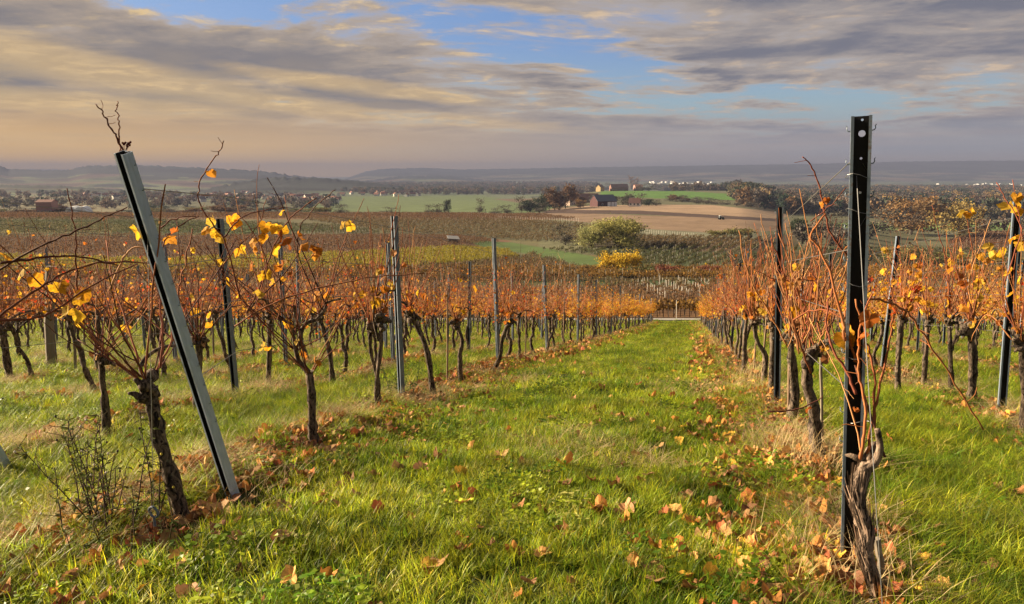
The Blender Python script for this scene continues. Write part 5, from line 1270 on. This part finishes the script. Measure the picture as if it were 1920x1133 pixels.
# woods on the plain: nobody could count them
def joined2(t, c):
    import bmesh
    bm = bmesh.new(); bm.from_mesh(t); n0 = len(bm.faces); bm.from_mesh(c); bm.faces.ensure_lookup_table()
    for f in bm.faces[n0:]: f.material_index = 1
    out = bpy.data.meshes.new('wood_tree'); bm.to_mesh(out); bm.free(); return out
WS_ = []
for i, (sh, cols) in enumerate((('round', [(.11, .08, .06), (.14, .10, .07)]), ('round', [(.22, .13, .06), (.17, .11, .06)]), ('round', [(.045, .06, .035), (.06, .07, .04)]), ('round', [(.30, .20, .07), (.24, .17, .07)]), ('conifer', [(.03, .05, .03)]), ('round', [(.10, .09, .08), (.13, .11, .09)]), ('round', [(.08, .085, .05), (.12, .10, .06)]))):
    t, c = tree_mesh(50+i, sh, cols, 260, .12); WS_.append((joined2(t, c), [M_treebark, M_foliage]))
def wood(name, poly, y0, y1, n, s0, s1, idx=None, wide=1.1):
    Y = np.sqrt(rng.uniform(y0*y0, y1*y1, n)); pp = np.array(poly); ua, ub = (pp[:, 0].min()-960)/F, (pp[:, 0].max()-960)/F; X = rng.uniform(ua, ub, n)*Y
    Z = G(X, Y); px, py = proj(X, Y, Z); den = np.sin(X*.013+2*np.sin(Y*.006))+np.sin(Y*.011+X*.004); k = inpoly(px, py, poly) & (den > -.9+rng.uniform(-.5, .5, n)); X, Y, Z = X[k], Y[k], Z[k]; n = len(X)
    s = rng.uniform(s0, s1, n); ii = rng.choice(idx if idx else [0, 0, 1, 2, 2, 3, 4, 5, 5, 6, 6], n)
    scatter(name, np.stack([X, Y, Z], -1), np.stack([np.zeros(n), np.zeros(n), rng.uniform(0, 6.28, n)], -1), np.stack([s*wide, s*wide, s], -1), ii, WS_)
wood('woods_right', [(1370, 352), (2050, 352), (2050, 414), (1475, 412), (1455, 396), (1380, 384)], 620, 2600, 9000, 9, 17)
wood('woods_behind_farm', [(1215, 344), (1500, 344), (1500, 362), (1380, 370), (1230, 358)], 1200, 3000, 2600, 9, 16, [0, 5, 6, 2, 0])
wood('woods_left_valley', [(-100, 366), (330, 368), (640, 380), (640, 394), (-100, 392)], 800, 2300, 900, 8, 14, [0, 5, 6, 2, 0])
wood('woods_valley_centre', [(640, 338), (1120, 338), (1120, 366), (640, 366)], 1500, 4200, 2600, 9, 16, [0, 5, 6, 2, 0])
wood('scrub_right_hollow', [(1500, 425), (2050, 428), (2050, 470), (1500, 468)], 220, 620, 360, 4, 9, [0, 5, 6, 1])

# ------------------------------------------------------------------ buildings
def house_mesh(L, Wd, H, roofh, wall, roof, eave=.4):
    b = MB(); x_, y_ = L/2, Wd/2
    b.add([(-x_, -y_, -1.5), (x_, -y_, -1.5), (x_, y_, -1.5), (-x_, y_, -1.5), (-x_, -y_, H), (x_, -y_, H), (x_, y_, H), (-x_, y_, H), (-x_, 0, H+roofh), (x_, 0, H+roofh)],
          [(0, 1, 5, 4), (2, 3, 7, 6), (3, 0, 4, 8, 7), (1, 2, 6, 9, 5)], wall)
    return b
def roof_into(b, L, Wd, H, roofh, col, e=.4, t=.22):
    x_ = L/2+e; y_ = Wd/2+e; d = e*roofh/(Wd/2)
    for s in (-1, 1):
        b.add([(-x_, s*y_, H-d+.06), (x_, s*y_, H-d+.06), (x_, 0, H+roofh+.06), (-x_, 0, H+roofh+.06), (-x_, s*y_, H-d+t), (x_, s*y_, H-d+t), (x_, 0, H+roofh+t), (-x_, 0, H+roofh+t)],
              [(0, 1, 2, 3), (4, 7, 6, 5), (0, 4, 5, 1), (1, 5, 6, 2), (3, 2, 6, 7), (0, 3, 7, 4)], col)
HM = []
for i in range(10):
    r_ = random.Random(i+40); L, Wd, H, rh = r_.uniform(9, 14), r_.uniform(7, 9), r_.uniform(3.5, 5.8), r_.uniform(2.6, 4)
    wl = r_.choice([(.7, .68, .62), (.62, .58, .5), (.75, .72, .68), (.5, .45, .38)]); rf = r_.choice([(.24, .10, .07), (.18, .09, .07), (.13, .11, .10), (.30, .14, .09)])
    b = house_mesh(L, Wd, H, rh, wl, rf); roof_into(b, L, Wd, H, rh, rf)
    for s in (-1, 1):
        for k in range(3): x0 = -L/2+L*(k+.65)/4; b.box((x0, s*(Wd/2+.02)-.02, 1.0), (x0+1.1, s*(Wd/2+.02)+.02, 2.4), (.03, .035, .045))
    b.box((L*.2, .4, H+rh*.5), (L*.2+.7, 1.1, H+rh+.9), (.3, .15, .1))
    me = b.mesh('house'); me.materials.append(M_attr); HM.append(me)
WM = []
for i in range(4):
    r_ = random.Random(i+80); b = MB(); L, Wd, H = r_.uniform(22, 45), r_.uniform(14, 20), r_.uniform(7, 13); b.box((-L/2, -Wd/2, -1), (L/2, Wd/2, H), (.78, .76, .72)); b.box((-L/2+1, -Wd/2+1, H), (L/2-1, Wd/2-1, H+.8), (.5, .5, .5)); b.box((-L*.2, -3, H+.8), (L*.05, 3, H+3), (.7, .7, .7))
    for k in range(7): b.box((-L/2+L*(k+.3)/7, -Wd/2-.06, H*.45), (-L/2+L*(k+.75)/7, -Wd/2-.02, H*.7), (.15, .18, .2))
    me = b.mesh('works_hall'); me.materials.append(M_attr); WM.append(me)
def village(poly, n, y0, y1, label, grp, ms=HM, s0=.85, s1=1.1, nm='house'):
    c = 0; pp = np.array(poly); t = 0
    while c < n and t < 6000:
        t += 1; px, py = rnd.uniform(pp[:, 0].min(), pp[:, 0].max()), rnd.uniform(pp[:, 1].min(), pp[:, 1].max())
        if not inpoly(np.array(px), np.array(py), poly): continue
        p = hit(px, py, y0, y1)
        o = bpy.data.objects.new(nm, rnd.choice(ms)); COL.objects.link(o); o.location = p; o.rotation_euler = (0, 0, rnd.choice([0, 1.57])+rnd.gauss(.3, .35)); s = rnd.uniform(s0, s1); o.scale = (s, s, s)
        tag(o, label, nm.replace('_', ' ') if nm == 'house' else 'building', grp); c += 1
village([(330, 368), (460, 362), (640, 372), (640, 381), (470, 380), (340, 378)], 95, 900, 2600, 'small hazy house of the village below the left wooded hills', 'houses of the village below the left hills')
village([(160, 366), (240, 368), (240, 378), (160, 376)], 20, 900, 2600, 'small hazy house in the hamlet left of the leaning post', 'houses of the hamlet on the left')
village([(890, 350), (1040, 346), (1110, 352), (1110, 361), (960, 362)], 80, 1800, 4200, 'small distant house of the village in the middle of the valley', 'houses of the mid valley village')
village([(620, 362), (800, 364), (800, 369), (620, 368)], 18, 1500, 3400, 'small pale house at the upper edge of the green meadow', 'houses above the green meadow')
village([(1415, 372), (1580, 376), (1580, 388), (1420, 381)], 30, 950, 1900, 'small pale house among the autumn woods behind the tan field', 'houses among the autumn woods', s0=.8, s1=1.1)
village([(1740, 372), (1915, 376), (1915, 392), (1740, 388)], 16, 700, 1900, 'small pale house in the woods far beyond the second right row', 'houses in the far right woods', s0=.9, s1=1.3)
village([(1212, 341), (1345, 343), (1345, 348), (1212, 348)], 26, 2500, 4600, 'bright sunlit hall of the industrial town in the valley', 'bright halls of the valley town', WM, .6, .9, 'works_hall')
village([(1745, 344), (1915, 345), (1915, 350), (1745, 350)], 14, 2500, 4600, 'bright sunlit hall in the far valley at the right', 'bright halls at the far right', WM, .4, .6, 'works_hall')
def pbox(b_, parent, name, m_=None): return linkobj(name, b_.mesh(name), parent, [m_ or M_attr])
def building(name, px, py, wpx, depth, H, rh, rz, wall, roof, label, y0=400, y1=3000, door=None, wins=3, chim=True, gable=None):
    p = hit(px, py, y0, y1); L = wpx/F*p.y; root = empty(name, p, rz); tag(root, label, 'house' if 'house' in name else 'barn' if 'barn' in name else 'building')
    b = house_mesh(L, depth, H, rh, wall, roof); pbox(b, root, 'wall')
    if gable:
        g_ = MB(); x_ = -L/2-.05; y_ = depth/2; g_.add([(x_, -y_, 0), (x_, y_, 0), (x_, y_, H), (x_, 0, H+rh), (x_, -y_, H), (x_+.04, -y_, 0), (x_+.04, y_, 0), (x_+.04, y_, H), (x_+.04, 0, H+rh), (x_+.04, -y_, H)], [(0, 4, 3, 2, 1), (5, 6, 7, 8, 9)], gable); pbox(g_, root, 'gable_cladding')
    rb = MB(); roof_into(rb, L, depth, H, rh, roof); rf = pbox(rb, root, 'roof')
    if chim: cb_ = MB(); cb_.box((L*.2, .3, H+rh*.5), (L*.2+.8, 1.1, H+rh+1), (.3, .14, .1)); pbox(cb_, rf, 'chimney')
    y_ = -depth/2
    for k in range(wins):
        x0 = -L/2+L*(k+.5)/wins-.5; fb = MB(); fb.box((x0-.1, y_-.07, 1.0), (x0+1.2, y_-.02, 2.5), (.7, .7, .68)); f_ = pbox(fb, root, 'window')
        gbx = MB(); gbx.box((x0, y_-.09, 1.1), (x0+1.1, y_-.071, 2.4), (.03, .04, .05)); pbox(gbx, f_, 'pane')
    if door:
        for x0, w_, c_ in door: db = MB(); db.box((x0*L, y_-.12, 0), (x0*L+w_, y_-.02, min(H-.3, 3.4)), c_); pbox(db, root, 'door')
    return root
building('barn', 1131, 387, 40, 12, 4.2, 4.4, .4, (.045, .014, .015), (.10, .12, .15), 'dark red barn with slate roof and white doors in front of the farm', 520, 800, door=[(.02, 2.6, (.8, .8, .78)), (.22, 2.6, (.8, .8, .78)), (.40, 1.8, (.8, .8, .78))], wins=2, chim=False, gable=(.055, .016, .017))
building('house', 1066, 386, 18, 9, 5, 4.6, .9, (.62, .46, .36), (.24, .12, .09), 'pale orange farmhouse with steep brown roof left of the red barn', 520, 900)
building('house', 1190, 387, 20, 8, 2.8, 3.4, -.25, (.74, .72, .68), (.10, .05, .04), 'small low white house with dark roof right of the red barn', 520, 900)
building('barn', 1098, 380, 46, 12, 4.2, 4.5, .2, (.20, .11, .09), (.17, .09, .07), 'long brown roofed farm building behind the red barn', 620, 1000, chim=False)
building('house', 1125, 356, 11, 9, 6, 4, .8, (.42, .30, .14), (.18, .12, .09), 'yellow house far behind the farm at the bright green field', 900, 1300)
building('barn', 1160, 357, 32, 14, 5, 5, .1, (.24, .13, .10), (.09, .055, .05), 'long dark roofed estate building beside the poplars', 900, 1300, wins=5)
building('building', 1196, 357, 14, 12, 6.5, 3, .1, (.40, .22, .18), (.22, .11, .09), 'reddish estate building under the poplars', 900, 1300)
building('building', 90, 403, 26, 12, 8, 1.5, .2, (.27, .14, .12), (.20, .10, .08), 'pinkish red block with low roof behind the left crest', 520, 1200, wins=4, chim=False)
# two white polytunnels side by side
for i, px in enumerate((140, 157)):
    p = hit(px, 403, 520, 1200); root = empty('polytunnel', p, .3); tag(root, ['white arched polytunnel nearer the pink block', 'white arched polytunnel further from the pink block'][i], 'greenhouse')
    b = MB(); n_ = 9; r0 = 11/F*p.y; vs = []
    for k in range(n_+1): a = math.pi*k/n_; vs += [(r0*math.cos(a), -9, 5.2*math.sin(a)), (r0*math.cos(a), 9, 5.2*math.sin(a))]
    b.add(vs, [(2*k, 2*k+1, 2*k+3, 2*k+2) for k in range(n_)]+[tuple(range(0, 2*n_+2, 2)), tuple(range(2*n_+1, 0, -2))], (.78, .8, .78)); pbox(b, root, 'cover')
    b = MB(); b.box((-1.6, -9.1, 0), (1.6, -9.02, 3), (.5, .52, .5)); pbox(b, root, 'door')
# open shelter in the vines
p = hit(850, 459, 120, 400); hut = empty('shelter', p, .25); tag(hut, 'small open wooden shelter with pale tin roof among the hillside vines', 'shelter'); s = 22/F*p.y/4
rb = MB(); rb.add([(-2*s, -1.5, 2.0), (2*s, -1.5, 1.7), (2*s, 1.6, 2.5), (-2*s, 1.6, 2.8), (-2*s, -1.5, 2.12), (2*s, -1.5, 1.82), (2*s, 1.6, 2.62), (-2*s, 1.6, 2.92)], [(0, 3, 2, 1), (4, 5, 6, 7), (0, 1, 5, 4), (1, 2, 6, 5), (2, 3, 7, 6), (3, 0, 4, 7)], (.25, .25, .25)); pbox(rb, hut, 'roof')
for x_, y_, h_ in ((-1.8*s, -1.3, 2.0), (1.8*s, -1.3, 1.75), (-1.8*s, 1.4, 2.75), (1.8*s, 1.4, 2.5)): b = MB(); b.box((x_-.08, y_-.08, -.3), (x_+.08, y_+.08, h_), (.15, .1, .07)); pbox(b, hut, 'leg', M_wood)
b = MB(); b.box((-1.8*s, 1.25, 0), (1.8*s, 1.35, 2.3), (.13, .09, .06)); pbox(b, hut, 'back_wall', M_wood)
# tractor on the dark strip of the field
p = hit(1352, 412, 300, 800); tr = empty('tractor', p, .2); tr.scale = (.65, .65, .65); tag(tr, 'tiny dark tractor working on the dark strip of the tan field', 'tractor')
b = MB(); b.box((-.6, -.55, .9), (2.2, .55, 1.9), (.05, .08, .05)); pbox(b, tr, 'body'); b = MB(); b.box((-1.6, -.8, 1.0), (-.3, .8, 2.9), (.08, .1, .11)); b.box((-1.7, -.9, 2.9), (-.2, .9, 3.05), (.7, .7, .68)); pbox(b, tr, 'cab')
for x_, r0 in ((-1.2, .95), (1.7, .6)):
    for y_ in (-.95, .95): b = MB(); b.tube([(x_, y_-.22, r0), (x_, y_+.22, r0)], r0, 12, (.02, .02, .02)); pbox(b, tr, 'wheel')
